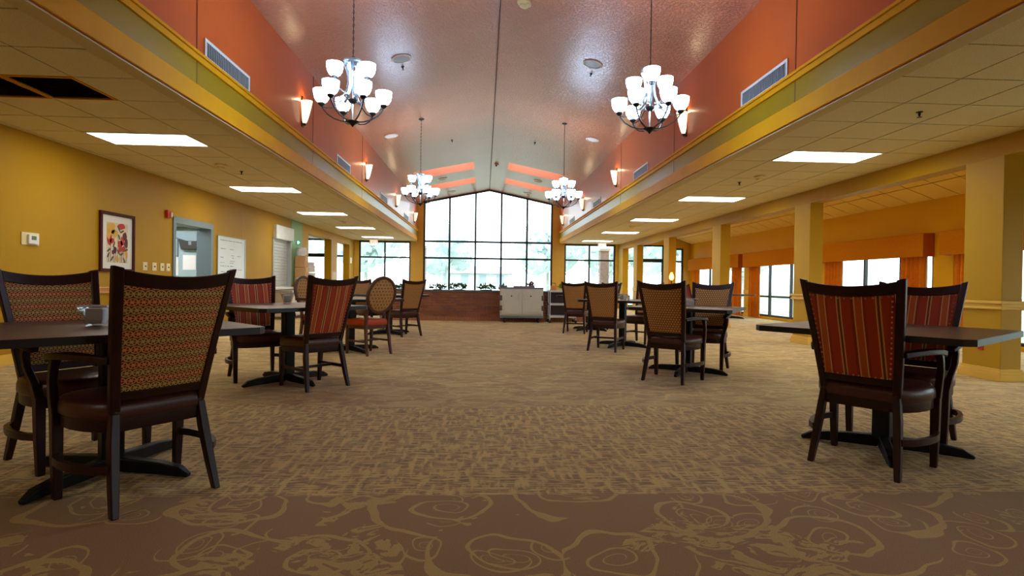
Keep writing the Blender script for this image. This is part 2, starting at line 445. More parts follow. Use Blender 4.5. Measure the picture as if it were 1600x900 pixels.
# ================================================================== SETTING
# floor
struct('floor', MB().box(-9.2, 9.3, YB-.2, YE+.2, -.12, 0), carpet_m)
# left wall with openings
TH = .25
mb = MB()
def lw(y0, y1, z0, z1): mb.box(XL-TH, XL, y0, y1, z0, z1)
LOP = [(9.975, 11.29, 0, 2.07), (14.5, 15.8, .81, 2.45), (17.37, 19.95, 0, 2.48), (20.72, 22.57, 0, 2.49)]
y = YB
for a, b, z0, z1 in LOP:
    lw(y, a, 0, HC+.1)
    if z0: lw(a, b, 0, z0)
    lw(a, b, z1, HC+.1); y = b
lw(y, YE, 0, HC+.1)
struct('wall_left', mb, mustard)
mb = MB()
for yy in (5.57, 12.69): mb.box(XL, XL+.004, yy-.006, yy+.006, 0.95, HC)
struct('trim_1', mb, rail_tan)
struct('wall_left_green', MB().box(XL, XL+.006, 15.86, 16.78, .9, HC), green_wall)  # thin green strip laid over the mustard wall
# chair rail and baseboard on the left wall
def rail(mbx, x, y0, y1, z, sx):
    mbx.box(x, x+sx*.018, y0, y1, z-.05, z+.05); mbx.box(x, x+sx*.036, y0, y1, z+.022, z+.048); mbx.box(x, x+sx*.03, y0, y1, z-.044, z-.02)
def base(mbx, x, y0, y1, sx):
    mbx.box(x, x+sx*.022, y0, y1, 0, .07); mbx.box(x, x+sx*.016, y0, y1, .07, .105); mbx.box(x, x+sx*.01, y0, y1, .105, .125)
mb = MB(); rail(mb, XL, YB, 9.9, .84, 1); rail(mb, XL, 11.37, 14.2, .84, 1); struct('trim_2', mb, rail_tan, bevel=.006)
mb = MB()
for a, b in ((YB, 9.9), (11.37, 17.37), (19.95, 20.72), (22.57, YE)): base(mb, XL, a, b, 1)
struct('baseboard_left', mb, column_trim)
# rear wall behind the camera
struct('wall_rear', MB().box(-9.2, 9.3, YB-.2, YB, 0, 5.2), mustard)

# nave upper walls with beam trims
for side, x, s in (('left', BL, -1), ('right', BR, 1)):
    mb = MB(); mb.box(x, x+s*.13, YB, YE, HC-.0, 4.45)
    struct('wall_nave_'+side, mb, orange_wall)
    o = struct('trim_3' if s < 0 else 'trim_6', MB().box(x-s*.004, x+s*.01, YB, YE, HC+.1, 3.17), olive_face)
    struct('trim_4' if s < 0 else 'trim_7', MB().box(x-s*.022, x, YB, YE, HC+.004, 2.93), trim_yellow, bevel=.006)
    mb = MB(); mb.box(x-s*.03, x, YB, YE, 3.155, 3.215); mb.box(x-s*.05, x, YB, YE, 3.215, 3.245)
    struct('trim_5' if s < 0 else 'trim_8', mb, trim_yellow, bevel=.005)
    struct('trim_9' if s < 0 else 'trim_10', MB().box(x+s*.006, x+s*.145, YB, YE, HC-.012, HC+.001), under_grey)
    mb = MB()
    for yy in (5.57, 9.23, 12.89): mb.box(x-s*.001, x-s*.006, yy-.006, yy+.006, 2.93, 4.38)
    struct('trim_11' if s < 0 else 'trim_12', mb, plain('seam_brown_'+side, (120, 62, 34), .6, var=0))

# vaulted ceiling with skylight wells
WY = [(17.62, 18.72), (20.2, 21.3)]
WXL, WXR = (-2.3, -.38), (.74, 2.66)
def slope_mesh(xa, xb, wx):
    m = MB(); ys = [YB] + [v for w in WY for v in w] + [YE]
    def q(x0, x1, y0, y1):
        if x1 > x0: m.add([(x0, y0, roof_z(x0)), (x1, y0, roof_z(x1)), (x1, y1, roof_z(x1)), (x0, y1, roof_z(x0))], [(0, 3, 2, 1)])
    for i in range(len(ys)-1):
        if i % 2 == 0: q(xa, xb, ys[i], ys[i+1])
        else: q(xa, wx[0], ys[i], ys[i+1]); q(wx[1], xb, ys[i], ys[i+1])
    return m
vault = empty('ceiling_vault'); vault['kind'] = 'structure'
slope_mesh(BL-.02, RX, WXL).build('slope', vault_m, vault)
slope_mesh(RX, BR+.02, WXR).build('slope', vault_m, vault)
MB().box(RX-.008, RX+.008, YB, YE, RZ-.012, RZ+.01).build('ridge_joint', plain('ridge_joint_brown', (96, 66, 62), .7, var=0), vault)  # dark brown strip along the ridge joint
for wx in (WXL, WXR):
    for y0, y1 in WY:
        m = MB(); zt = 5.75; a, b = wx
        P = lambda x, y, top: (x, y, zt if top else roof_z(x))
        m.add([P(a, y0, 0), P(b, y0, 0), P(b, y0, 1), P(a, y0, 1)], [(0, 1, 2, 3)])
        m.add([P(a, y1, 0), P(b, y1, 0), P(b, y1, 1), P(a, y1, 1)], [(3, 2, 1, 0)])
        m.add([P(a, y0, 0), P(a, y1, 0), P(a, y1, 1), P(a, y0, 1)], [(0, 1, 2, 3)])
        m.add([P(b, y0, 0), P(b, y1, 0), P(b, y1, 1), P(b, y0, 1)], [(3, 2, 1, 0)])
        w = m.build('skylight_well', salmon, vault)
        MB().box(a, b, y0, y1, zt, zt+.01).build('pane', pane_glass, w)

# side ceilings with individual tiles
PITCH = .6096
LIGHT_Y = [6.75, 10.4, 14.05, 17.7, 21.35, -.57]
tile_me = MB().box(-.2955, .2955, -.2955, .2955, 0, .018).mesh('tile', tile_m)
def side_ceiling(name, xa, xb, x0, ncol, y0, skip):
    c = struct(name, MB().box(xa, xb, YB, YE, HC+.02, HC+.14), grid_dark)
    k = 0; yy = y0
    for j in range(60):
        yc = y0 + (j+.5)*PITCH
        if yc > YE: break
        for i in range(ncol):
            xa_ = max(xa if xa > -9 else xa, x0+i*PITCH); xb_ = min(xb, x0+(i+1)*PITCH)
            xc = x0+(i+.5)*PITCH
            if skip(xc, yc): continue
            if xb_-xa_ < .05: continue
            if xb_-xa_ > PITCH-.02: inst('tile', tile_me, c, (xc, yc, HC))
            else: MB().box(xa_+.006, xb_-.006, yc-.297, yc+.297, HC, HC+.014).build('tile', tile_m, c)
    return c
def in_light(lx0, lx1):
    return lambda x, y: any(lx0 < x < lx1 and ly-.01 < y < ly+PITCH+.01 for ly in LIGHT_Y)
LX = -4.776; RXL = 3.87
YG = LIGHT_Y[0]-PITCH*16
sk1 = lambda x, y: (abs(y-(6.75-2*PITCH-.305)) < .31 and -4.9 < x < -3.55)
lskip = in_light(LX, LX+2*PITCH); rskip = in_light(RXL, RXL+2*PITCH)
def near_light(x, y, ly, x0): return x0 < x < x0+2*PITCH and abs(y-(ly+PITCH/2)) < PITCH*.55
def snap(ly): return YG+round((ly-YG)/PITCH)*PITCH
LY = [snap(v) for v in LIGHT_Y]
VENT_Y = snap(4.92)
cl = side_ceiling('ceiling_left', XL-.2, BL-.12, LX-2*PITCH, 6, YG,
     lambda x, y: any(LX < x < LX+2*PITCH and v < y < v+PITCH for v in LY) or (LX < x < LX+2*PITCH and VENT_Y < y < VENT_Y+PITCH))
cr = side_ceiling('ceiling_right', BR+.14, XC+.01, RXL-2*PITCH, 6, YG,
     lambda x, y: any(RXL < x < RXL+2*PITCH and v < y < v+PITCH for v in LY))
MB().box(XL-.2, BL-.12, YB, YG, HC, HC+.02).build('plain_panel', tile_m, cl)
MB().box(BR+.14, XC, YB, YG, HC, HC+.02).build('plain_panel', tile_m, cr)
# fluorescent panels
ordn = ['first in view', 'second in view', 'third in view', 'fourth in view', 'farthest', 'one beside the camera']
for side, x0 in (('left', LX), ('right', RXL)):
    for k, ly in enumerate(LY):
        o = empty('ceiling_light', (x0+PITCH, ly+PITCH/2, HC))
        tag(o, 'lit fluorescent ceiling panel, %s along the %s-hand tiled ceiling' % (ordn[k], side), 'ceiling light', 'fluorescent ceiling panels')
        f = MB(); a, b = PITCH-.008, PITCH/2-.008
        f.box(-a, a, -b, -b+.03, -.004, .014); f.box(-a, a, b-.03, b, -.004, .014); f.box(-a, -a+.03, -b+.03, b-.03, -.004, .014); f.box(a-.03, a, -b+.03, b-.03, -.004, .014)
        f.build('frame', white_paint, o)
        MB().box(-a+.03, a-.03, -b+.03, b-.03, .002, .012).build('diffuser', MATS['lit_diffuser'], o)
# dark air grille pair in the left ceiling
for k, nm in ((0, 'farther from'), (1, 'nearer to')):
    xc = LX+(k+.5)*PITCH
    o = empty('air_grille', (xc, VENT_Y+PITCH/2, HC))
    tag(o, 'dark brown square return-air grille in left ceiling, the one %s the olive beam' % nm, 'air grille', 'dark ceiling grilles')
    f = MB(); a = PITCH/2-.004
    f.box(-a, a, -a, -a+.022, -.006, .012); f.box(-a, a, a-.022, a, -.006, .012); f.box(-a, -a+.022, -a+.022, a-.022, -.006, .012); f.box(a-.022, a, -a+.022, a-.022, -.006, .012)
    f.build('frame', trim_yellow, o)
    s = MB()
    for q in range(14):
        yy = -a+.04+q*(2*a-.08)/13; s.add([(-a+.02, yy, .0), (a-.02, yy, .0), (a-.02, yy+.03, .012), (-a+.02, yy+.03, .012)], [(0, 1, 2, 3)])
    s.build('slats', dark_vent, o)['kind'] = 'stuff'
    MB().box(-a+.01, a-.01, -a+.01, a-.01, .013, .016).build('backing', dark_vent, o)

# right header, columns
struct('wall_header_right', MB().box(XC, XC+.24, YB, YE, 2.51, HC+.3), mustard)
struct('wall_upper_right', MB().box(XC+.02, XC+.2, YB, YE, HC+.3, 4.0), mustard)
COLY = [2.15, 5.82, 9.45, 13.13, 16.9, 20.47]
for k, cy_ in enumerate(COLY):
    w, d = .24, .49
    c = struct('column', MB().box(XC, XC+w, cy_, cy_+d, 0, 2.515), golden, bevel=.004)
    for nm, z0, prof in (('chair_rail', .845, [(-.05, .05, .02), (.018, .05, .045), (-.045, -.02, .034)]), ('baseboard', 0, [(0, .075, .032), (.075, .11, .022), (.11, .135, .012)])):
        m = MB()
        for a, b, e in prof:
            if nm == 'baseboard': m.box(XC-e, XC+w+e, cy_-e, cy_+d+e, z0+a, z0+b)
            else: m.box(XC-e, XC+w+e, cy_-e, cy_+d+e, z0+a, z0+b)
        m.build(nm, column_trim, c, bevel=.005)
o = MB().box(XC-.008, XC-.0005, 6.03, 6.1, .325, .44).build('emergency_outlet', red_plastic, bevel=.003)
tag(o, 'red emergency power outlet plate low on the nearest right-hand column', 'outlet')
m = MB(); m.box(XC-.01, XC-.008, 6.045, 6.085, .39, .42); m.box(XC-.01, XC-.008, 6.045, 6.085, .345, .375); m.build('socket', plain('dark_red_plastic', (150, 24, 16), .4, var=0), o)
# end pilaster by the far end of the right arcade
struct('wall_pilaster_right', MB().box(XC, XC+.24, 22.6, YE, 0, 2.515), golden)

# right alcove: sloping tiled ceiling
AM = .36; AZ = 2.78
def al_z(x): return AZ+AM*(XW-x)
m = MB(); xa = XC+.1; xb = XW+.2
m.add([(xa, YB, al_z(xa)+.03), (xb, YB, al_z(xb)+.03), (xb, YE, al_z(xb)+.03), (xa, YE, al_z(xa)+.03), (xa, YB, al_z(xa)+.12), (xb, YB, al_z(xb)+.12), (xb, YE, al_z(xb)+.12), (xa, YE, al_z(xa)+.12)],
      [(0, 3, 2, 1), (4, 5, 6, 7), (0, 1, 5, 4), (1, 2, 6, 5), (2, 3, 7, 6), (3, 0, 4, 7)])
ca = struct('ceiling_alcove', m, grid_dark)
ang = math.atan(AM); yt_me = MB().box(-.292, .292, -.292, .292, 0, .014).mesh('tile', ytile_m)
for j in range(30):
    for i in range(5):
        dd = (i+.5)*PITCH*math.cos(ang)
        xx = XW-dd
        if xx < XC+.3: continue
        yy = 5.0+(j+.5)*PITCH
        if yy > YE-.3: continue
        inst('tile', yt_me, ca, (xx, yy, al_z(xx)+.012), (0, ang, 0))
for k, yy in enumerate((5.9, 9.6, 13.3, 17.0, 20.7)):  # fill lights added to brighten the alcove, no known fixtures there
    xx = 7.0; o = tag(empty('recessed_light', (xx, yy, al_z(xx))), 'round added fill light in the sloped alcove ceiling, %s from the near end' % ['first', 'second', 'third', 'fourth', 'fifth'][k], 'recessed light', 'added alcove fill lights')
    o.rotation_euler = (0, ang, 0)
    MB().lathe([(.11, .012), (.115, -.006), (.09, -.01), (.085, .004)], 24, cap=False).build('ring', white_paint, o, smooth=True)
    MB().lathe([(.001, .002), (.088, .0)], 24, cap=False).build('lens', MATS['alcove_fill_lit'], o)
# right window wall: sill, upper wall, piers, windows
BAYS = [(-1.3, 2.1), (2.6, 6.15), (6.6, 10.02), (10.48, 13.95), (14.42, 18.02), (18.42, 22.9)]
mb = MB(); mb.box(XW, XW+.2, YB, YE, 2.0, AZ+.35); mb.box(XW, XW+.2, YB, YE, 0, .08)
y = YB
for a, b in BAYS: mb.box(XW, XW+.2, y, a, .08, 2.0); y = b
mb.box(XW, XW+.2, y, YE, .08, 2.0)
struct('wall_right', mb, amber_wall)
mb = MB(); mb.box(XW-.02, XW, YB, YE, 2.125, 2.14)
struct('trim_13', mb, rail_tan)
mb = MB(); y = YB
for a, b in BAYS: rail(mb, XW, y, a, .84, -1); base(mb, XW, y, a, -1); y = b
struct('baseboard_right', mb, column_trim)

def window(n, mk, w, z0, z1, muls, trans, fw=.065, depth=.07, top=None):
    """glazing in a plane: mk(a,z,d) maps across/height/depth to world; one frame, mullions, transoms and panes"""
    root = empty('window_%d' % n); root['kind'] = 'structure'
    def bar(a0, a1, b0, b1, nm):
        vs = [mk(a, b, d) for d in (-depth/2, depth/2) for a, b in ((a0, b0), (a1, b0), (a1, b1), (a0, b1))]
        MB().add(vs, [(0, 3, 2, 1), (4, 5, 6, 7), (0, 1, 5, 4), (1, 2, 6, 5), (2, 3, 7, 6), (3, 0, 4, 7)]).build(nm, black_frame, root)
    tz = top or (lambda a: z1)
    bar(0, fw, z0, tz(fw/2), 'frame'); bar(w-fw, w, z0, tz(w-fw/2), 'frame'); bar(fw, w-fw, z0, z0+fw, 'frame')
    br = [fw]+list(muls)+[w-fw]
    for a in muls: bar(a-fw/2, a+fw/2, z0+fw, tz(a)-.02, 'mullion')
    zs = [z0+fw]+list(trans)+[None]
    for i in range(len(br)-1):
        a0, a1 = br[i], br[i+1]
        for zt in trans: bar(a0, a1, zt-fw/2, zt+fw/2, 'transom')
        for j in range(len(zs)-1):
            b0 = zs[j]
            pts = [(a0, b0), (a1, b0)]
            if zs[j+1] is not None: pts += [(a1, zs[j+1]), (a0, zs[j+1])]
            else:
                mids = [] if not top else [(RX+2.59, tz(RX+2.59))] if a0 < RX+2.59 < a1 else []
                pts += [(a1, tz(a1))]+mids+[(a0, tz(a0))]
            k = len(pts); vs = [mk(a, b, -.004) for a, b in pts]+[mk(a, b, .004) for a, b in pts]
            MB().add(vs, [tuple(range(k-1, -1, -1)), tuple(range(k, 2*k))]+[(q, (q+1) % k, k+(q+1) % k, k+q) for q in range(k)]).build('pane', pane_glass, root)
    # head follows the top
    if top:
        pk = RX+2.59
        for a0, a1 in ((0, pk), (pk, w)):
            vs = [mk(a, b, d) for d in (-depth/2, depth/2) for a, b in ((a0, tz(a0)-.05), (a1, tz(a1)-.05), (a1, tz(a1)+.03), (a0, tz(a0)+.03))]
            MB().add(vs, [(0, 3, 2, 1), (4, 5, 6, 7), (0, 1, 5, 4), (1, 2, 6, 5), (2, 3, 7, 6), (3, 0, 4, 7)]).build('frame', black_frame, root)
    else: bar(fw, w-fw, z1-fw, z1, 'frame')
    return root
endmk = lambda x0: (lambda a, b, d: (x0+a, YE-.02+d, b))
rgtmk = lambda y0: (lambda a, b, d: (XW+.06+d, y0+a, b))
GW = 5.49; SILL = .5
window(1, endmk(-2.59), GW, SILL, 4.9, [GW/5*k for k in range(1, 5)], [2.05, 2.755], fw=.075, top=lambda a: roof_z(-2.59+a)-.02)
window(2, endmk(-5.27), 2.15, SILL, 2.73, [1.07], [2.045])
window(3, endmk(3.42), 2.2, SILL, 2.73, [1.08], [2.045])
window(4, endmk(5.99), .72, .08, 2.75, [], [2.05])
window(5, endmk(6.71), 1.04, 2.09, 2.75, [], [])
window(6, endmk(8.2), .4, .08, 2.62, [], [2.05])
window(7, endmk(-6.42), .68, .08, 2.78, [], [2.07])
window(8, endmk(-7.5), 1.08, 2.1, 2.78, [], [])
for k, (a, b) in enumerate(BAYS):
    w = b-a; n = 3
    window(9+k, rgtmk(a), w, .08, 2.0, [w*q/n for q in range(1, n)] if k != 3 else [.9, 2.02], [.71], fw=.06)
# glazed end doors
def glass_door(n, x0, w, h, label=None):
    d = empty('door_%d' % n); d['kind'] = 'structure'
    m = MB(); f = .085
    m.box(x0, x0+f, YE-.05, YE, 0, h); m.box(x0+w-f, x0+w, YE-.05, YE, 0, h); m.box(x0+f, x0+w-f, YE-.05, YE, h-f, h); m.box(x0+f, x0+w-f, YE-.05, YE, 0, .22)
    m.build('frame', black_frame, d)
    MB().box(x0+f, x0+w-f, YE-.03, YE-.022, .22, h-f).build('pane', pane_glass, d)
    MB().box(x0+f, x0+w-f, YE-.1, YE-.05, 1.0, 1.05).build('push_bar', nickel, d)
glass_door(1, 6.71, 1.04, 2.09); glass_door(2, -7.5, 1.08, 2.1)

# end wall masonry around the glazing
mb = MB(); Y0, Y1 = YE-.1, YE+.15
def ew(x0, x1, z0, z1): mb.box(x0, x1, Y0, Y1, z0, z1)
ew(-2.59, 2.90, 0, SILL); ew(-3.12, -2.59, 0, 4.42); ew(2.90, 3.42, 0, 4.42)
ew(-5.27, -3.12, 0, SILL); ew(3.42, 5.62, 0, SILL); ew(-5.72, -5.27, 0, HC+.2); ew(5.62, 5.98, 0, HC+.3)
ew(-5.27, -3.12, 2.73, HC+.3); ew(3.42, 5.62, 2.73, HC+.3)
ew(5.98, 9.1, 2.75, 4.1); ew(7.75, 8.2, 0, 2.75); ew(8.6, 9.1, 0, 2.75); ew(8.2, 8.6, 2.62, 2.75)
ew(-8.9, -5.72, 2.78, 3.0); ew(-8.9, -7.5, 0, 2.78)
struct('wall_end', mb, plain('hazed_golden_paint', (212, 172, 74), .5, var=.03))  # golden wall colour made paler to put in the far-end haze

# left alcove and office behind the left wall
mb = MB(); mb.box(-8.9, -8.7, 16.6, YE, 0, 3); mb.box(-8.9, XL-TH, 16.6, 16.8, 0, 3)
struct('wall_left_alcove', mb, mustard)
struct('ceiling_left_alcove', MB().box(-8.9, XL-TH, 16.6, YE, 2.78, 2.9), white_paint)
mb = MB(); mb.box(-8.9, -8.8, 8.6, 12.9, 0, 2.8); mb.box(-8.8, XL-TH, 8.6, 8.7, 0, 2.8); mb.box(-8.8, XL-TH, 12.6, 12.9, 0, 2.8)
struct('wall_office', mb, office_blue)
struct('ceiling_office', MB().box(-8.9, XL-TH, 8.6, 12.9, 2.7, 2.8), white_paint)
struct('trim_14', MB().box(-8.8, XL-TH, 12.36, 12.6, 2.17, 2.25), grey_door)
struct('wall_office_soffit', MB().box(-8.8, XL-TH, 12.42, 12.6, 2.25, 2.7), white_paint)
o = empty('ceiling_light', (-7.0, 10.9, 2.7)); tag(o, 'small lit ceiling panel inside the blue office beyond the grey doorway', 'ceiling light')
MB().box(-.6, .6, -.3, .3, -.03, -.001).build('frame', white_paint, o); MB().box(-.56, .56, -.26, .26, -.036, -.03).build('diffuser', MATS['office_light_lit'], o)
# doorway frame of the office
d3 = empty('door_3'); d3['kind'] = 'structure'
m = MB(); a, b, h = 9.975, 11.29, 2.07
m.box(XL-TH-.01, XL+.02, a-.045, a+.035, 0, h+.04); m.box(XL-TH-.01, XL+.02, b-.035, b+.05, 0, h+.04); m.box(XL-TH-.01, XL+.02, a+.035, b-.035, h-.06, h+.05)
m.build('frame', grey_door, d3)
# office notices on the back wall
def flat_y(name, x0, x1, z0, z1, mat, yy=12.6, t_=.012): return MB().box(x0, x1, yy-t_, yy, z0, z1).build(name, mat)
for nm, lab, x0, x1, z0, z1, mt in (
    ('paper_notice', 'white paper notice on blue office wall, below the yellow framed picture', -7.12, -6.8, 1.1, 1.5, paper),
    ('paper_notice', 'white paper notice on blue office wall, under the dark wall pocket', -6.7, -6.42, 1.22, 1.55, paper)):
    tag(flat_y(nm, x0, x1, z0, z1, mt), lab, 'notice', 'office notices')
o = empty('framed_picture', (-6.97, 12.6, 1.72)); tag(o, 'small framed yellow picture on the blue office wall', 'picture')
m = MB(); m.box(-.17, .17, -.03, 0, -.21, .21); m.build('frame', grey_door, o); MB().box(-.14, .14, -.034, -.03, -.18, .18).build('mat', paper, o)
m = MB(); m.prism([(-.05, -.14), (.09, -.14), (.11, .05), (.02, .13), (-.06, .06)], -.037, -.034, 'y'); m.build('print', plain('yellow_print', (232, 190, 70), .6, var=.2, vscale=14), o)
o = empty('wall_pocket', (-6.5, 12.6, 1.8)); tag(o, 'dark curved wall pocket on the blue office wall', 'wall pocket')
MB().prism([(-.26, .11), (-.1, .06), (.12, .06), (.28, .11), (.24, -.13), (-.2, -.13)], -.11, 0, 'y').build('pocket_body', plain('dark_olive_plastic', (52, 50, 40), .5), o, bevel=.01)
m = MB(); m.box(-.03, .03, -.116, -.11, -.03, .05); m.build('clasp', nickel, o)

# ================================================================== LEFT WALL FITTINGS
def wl(name, y, z, label, cat, group=None): 
    return tag(empty(name, (XL, y, z)), label, cat, group)
o = wl('thermostat', 6.9, 1.475, 'white thermostat with grey display on a tan backplate on mustard wall', 'thermostat')
MB().box(0, .012, -.13, .13, -.075, .075).build('backplate', ivory, o, bevel=.004)
MB().box(.012, .04, -.055, .095, -.06, .05).build('housing', white_plastic, o, bevel=.006)
MB().box(.04, .042, -.02, .05, -.012, .035).build('display', plain('grey_lcd', (92, 104, 86), .3, var=0), o)
o = wl('wall_art', 8.465, 1.545, 'framed floral print with white mat and dark red-brown frame on mustard wall', 'picture')
m = MB(); hw, hh, fw = .385, .435, .045
m.box(0, .035, -hw, -hw+fw, -hh, hh); m.box(0, .035, hw-fw, hw, -hh, hh); m.box(0, .035, -hw+fw, hw-fw, -hh, -hh+fw); m.box(0, .035, -hw+fw, hw-fw, hh-fw, hh)
m.build('frame', plain('mahogany_frame', (70, 24, 18), .6, spec=.15), o, bevel=.006)
MB().box(.004, .012, -hw+fw, hw-fw, -hh+fw, hh-fw).build('mat', plain('white_mat', (232, 232, 222), .7, var=.01), o)
pr = MB().box(.012, .014, -.235, .235, -.3, .29).build('print', plain('cream_print', (226, 210, 178), .7, var=.05), o)
# flat flowers, stems and leaves printed on the sheet: left-to-right runs away from the camera (+y)
def blob(cy, cz, ry, rz, n=9, jit=.25, seed=0, tilt=0):
    r = random.Random(seed); pts = []
    for k in range(n):
        a = 2*PI*k/n; q = 1+jit*(r.random()-.5)*2; yy, zz = ry*q*math.cos(a), rz*q*math.sin(a)
        pts.append((cy+yy*math.cos(tilt)-zz*math.sin(tilt), cz+yy*math.sin(tilt)+zz*math.cos(tilt)))
    return pts
prints = {'red': [(198, 44, 34), []], 'yellow': [(226, 182, 70), []], 'maroon': [(96, 32, 34), []], 'stem': [(92, 84, 62), []], 'gold': [(222, 172, 84), []]}
prints['yellow'][1] += [blob(-.15, .2, .10, .085, 12, .2, 1), blob(-.07, .13, .07, .06, 10, .2, 2), blob(-.2, .1, .05, .06, 9, .2, 3)]
prints['red'][1] += [blob(.09, .25, .09, .05, 11, .25, 4), blob(-.19, .04, .06, .08, 10, .3, 5), blob(-.13, .02, .05, .04, 9, .3, 6), blob(.06, -.02, .07, .06, 11, .3, 7), blob(.11, .03, .05, .07, 9, .3, 8), blob(.05, -.1, .04, .05, 9, .3, 9), blob(.14, -.09, .045, .05, 9, .3, 10)]
prints['maroon'][1] += [blob(.16, .1, .05, .06, 10, .25, 11), blob(.19, .0, .045, .07, 9, .25, 12), blob(-.06, -.12, .045, .05, 10, .25, 13), blob(-.1, -.15, .03, .03, 8, .2, 14)]
prints['gold'][1] += [blob(.2, -.16, .03, .06, 9, .2, 15), blob(-.01, -.24, .04, .05, 9, .2, 30)]
for k, (yy, z0, z1) in enumerate([(-.2, -.3, -.08), (-.16, -.3, .0), (-.09, -.3, .1), (-.06, -.3, -.16), (.0, -.3, .12), (.05, -.3, -.14), (.1, -.3, -.1), (.14, -.3, .0), (.19, -.3, -.2), (.08, -.3, -.05)]):
    prints['stem'][1].append([(yy-.004, z0), (yy+.004, z0), (yy+.016, z1), (yy+.008, z1)])
for k, (yy, zz, tl) in enumerate([(-.19, -.12, .5), (-.08, -.03, 1.2), (.03, .2, 2.2), (.1, .17, .4), (.04, .08, 2.0), (.09, -.17, .4), (.2, -.1, .3), (.02, -.14, 2.2), (-.2, -.19, 1.0), (.18, .06, 1.4), (-.12, -.24, .9), (.15, -.26, 2.0)]):
    prints['stem'][1].append(blob(yy, zz, .05, .016, 8, .1, 40+k, tl))
for nm, (c, polys) in prints.items():
    mt = plain('print_ink_'+nm, c, .7, var=.05)
    for p in polys:
        p = [(max(-.233, min(.233, a)), max(-.298, min(.288, b))) for a, b in p]
        MB().prism(p, .0142+.0001*len(nm), .0152+.0001*len(nm), 'x').build('printed_stem' if nm == 'stem' else 'printed_flower', mt, pr)
o = wl('fire_alarm_strobe', 9.76, 2.13, 'red fire alarm strobe with clear lens high on mustard wall', 'fire alarm')
MB().box(0, .05, -.06, .06, -.065, .065).build('housing', red_plastic, o, bevel=.006)
MB().box(.05, .075, .0, .045, -.045, .03).build('lens', plain('clear_strobe_lens', (226, 216, 210), .2, var=0), o, bevel=.004)
for k, yy in enumerate((9.15, 9.4, 9.62, 9.8)):
    o = wl('light_switch', yy, 1.215, 'ivory toggle light switch plate, %s of four counting towards the grey doorway' % ['first', 'second', 'third', 'last'][k], 'light switch', 'ivory switch plates')
    MB().box(0, .008, -.058, .058, -.066, .066).build('plate', ivory, o, bevel=.003)
    MB().box(.008, .022, -.008, .008, -.012, .012).build('toggle', plain('dark_toggle', (120, 104, 70), .4, var=0) if k == 0 else MATS['dark_toggle'], o)
# whiteboard
o = wl('whiteboard', 12.18, 1.46, 'white dry-erase board with faint handwritten rows beside the grey doorway', 'whiteboard')
MB().box(0, .015, -.64, .64, -.45, .45).build('panel', board_white, o)
m = MB(); m.box(0, .024, -.65, -.63, -.46, .46); m.box(0, .024, .63, .65, -.46, .46); m.box(0, .024, -.63, .63, .445, .46); m.box(0, .024, -.63, .63, -.46, -.445); m.build('frame', nickel, o)
m = MB(); rr = random.Random(3)
def scribble(y0, y1, z):
    yy = y0
    while yy < y1:
        w = rr.uniform(.02, .05); h = rr.uniform(.008, .022); m.box(.0152, .0162, yy, yy+w, z-h/2, z+h/2); yy += w+rr.uniform(.008, .02)
scribble(-.55, .5, .38)
for z, segs in ((.2, ((-.52, -.3), (-.1, .08))), (.07, ((-.05, .1), (.25, .45))), (.02, ((-.52, -.42), (.0, .1))), (-.05, ((-.1, .1), )), (-.09, ((-.52, -.35), (-.1, .06))), (-.16, ((-.52, -.2), (-.08, .1))), (-.23, ((-.1, .12), (.3, .45))), (-.28, ((-.52, -.32), ))):
    for a, b in segs: scribble(a, b, z)
m.build('handwriting', ink, o)
# serving shutter
o = wl('serving_shutter', 15.15, 1.63, 'closed silver roll-up shutter in the serving opening above the counter', 'shutter')
m = MB(); q = 0; z = -.78
while z < .44:
    m.box(-.1, -.07, -.6, .6, z, z+.075); m.box(-.07, -.062, -.6, .6, z+.01, z+.066); z += .08
k = 0
for zz in [(-.78+.08*i) for i in range(16)]:
    MB().box(-.1, -.07, -.6, .6, zz, zz+.072).build('slat', shutter_m, o, bevel=.008)
MB().box(-.12, .1, -.65, .65, .47, .83).build('shutter_housing', plain('pale_housing', (214, 222, 222), .4), o, bevel=.01)
m = MB(); m.box(-.1, .025, -.68, -.6, -.83, .5); m.box(-.1, .025, .6, .68, -.83, .5); m.build('guide_rail', plain('grey_guide', (170, 172, 172), .4), o)
MB().box(-.2, .12, -.75, .75, -.86, -.8).build('sill', white_paint, o, bevel=.006)
# counter under and beyond the shutter
o = tag(empty('counter_cabinet', (XL, 15.9, 0)), 'low pale counter cabinet along left wall under the serving shutter', 'cabinet')
MB().box(.02, .5, -1.45, 1.45, .08, .70).build('body', plain('pale_cabinet', (206, 196, 178), .5), o)
MB().box(.02, .54, -1.5, 1.5, .70, .75).build('countertop', plain('grey_countertop', (168, 164, 158), .35), o, bevel=.006)
for k in range(4):
    a = -1.43+k*.72
    d = MB().box(.5, .52, a+.01, a+.7, .11, .68).build('door', plain('pale_cabinet_door', (214, 204, 186), .5) if not k else MATS['pale_cabinet_door'], o, bevel=.004)
    MB().box(.52, .545, a+.6, a+.62, .5, .62).build('handle', nickel, d)
def boxy(name, y, x, z, w, d, h, mat, label, cat, rz=0, group=None):
    oo = tag(empty(name, (XL+x, y, z), rz), label, cat, group)
    MB().box(-d/2, d/2, -w/2, w/2, 0, h).build('body', mat, oo, bevel=.006); 
    m2 = MB(); m2.box(-d/2+.004, d/2-.004, -.03, .03, h, h+.002); m2.box(d/2, d/2+.002, -.03, .03, h*.55, h); m2.build('tape', plain('box_tape', (214, 190, 150), .4, var=0) if 'box_tape' not in MATS else MATS['box_tape'], oo)
    return oo
boxy('cardboard_box', 16.2, .2, .75, .36, .32, .34, cardboard, 'large tan cardboard box at the bottom of the stack on the left counter', 'box', 0, 'boxes on the counter')
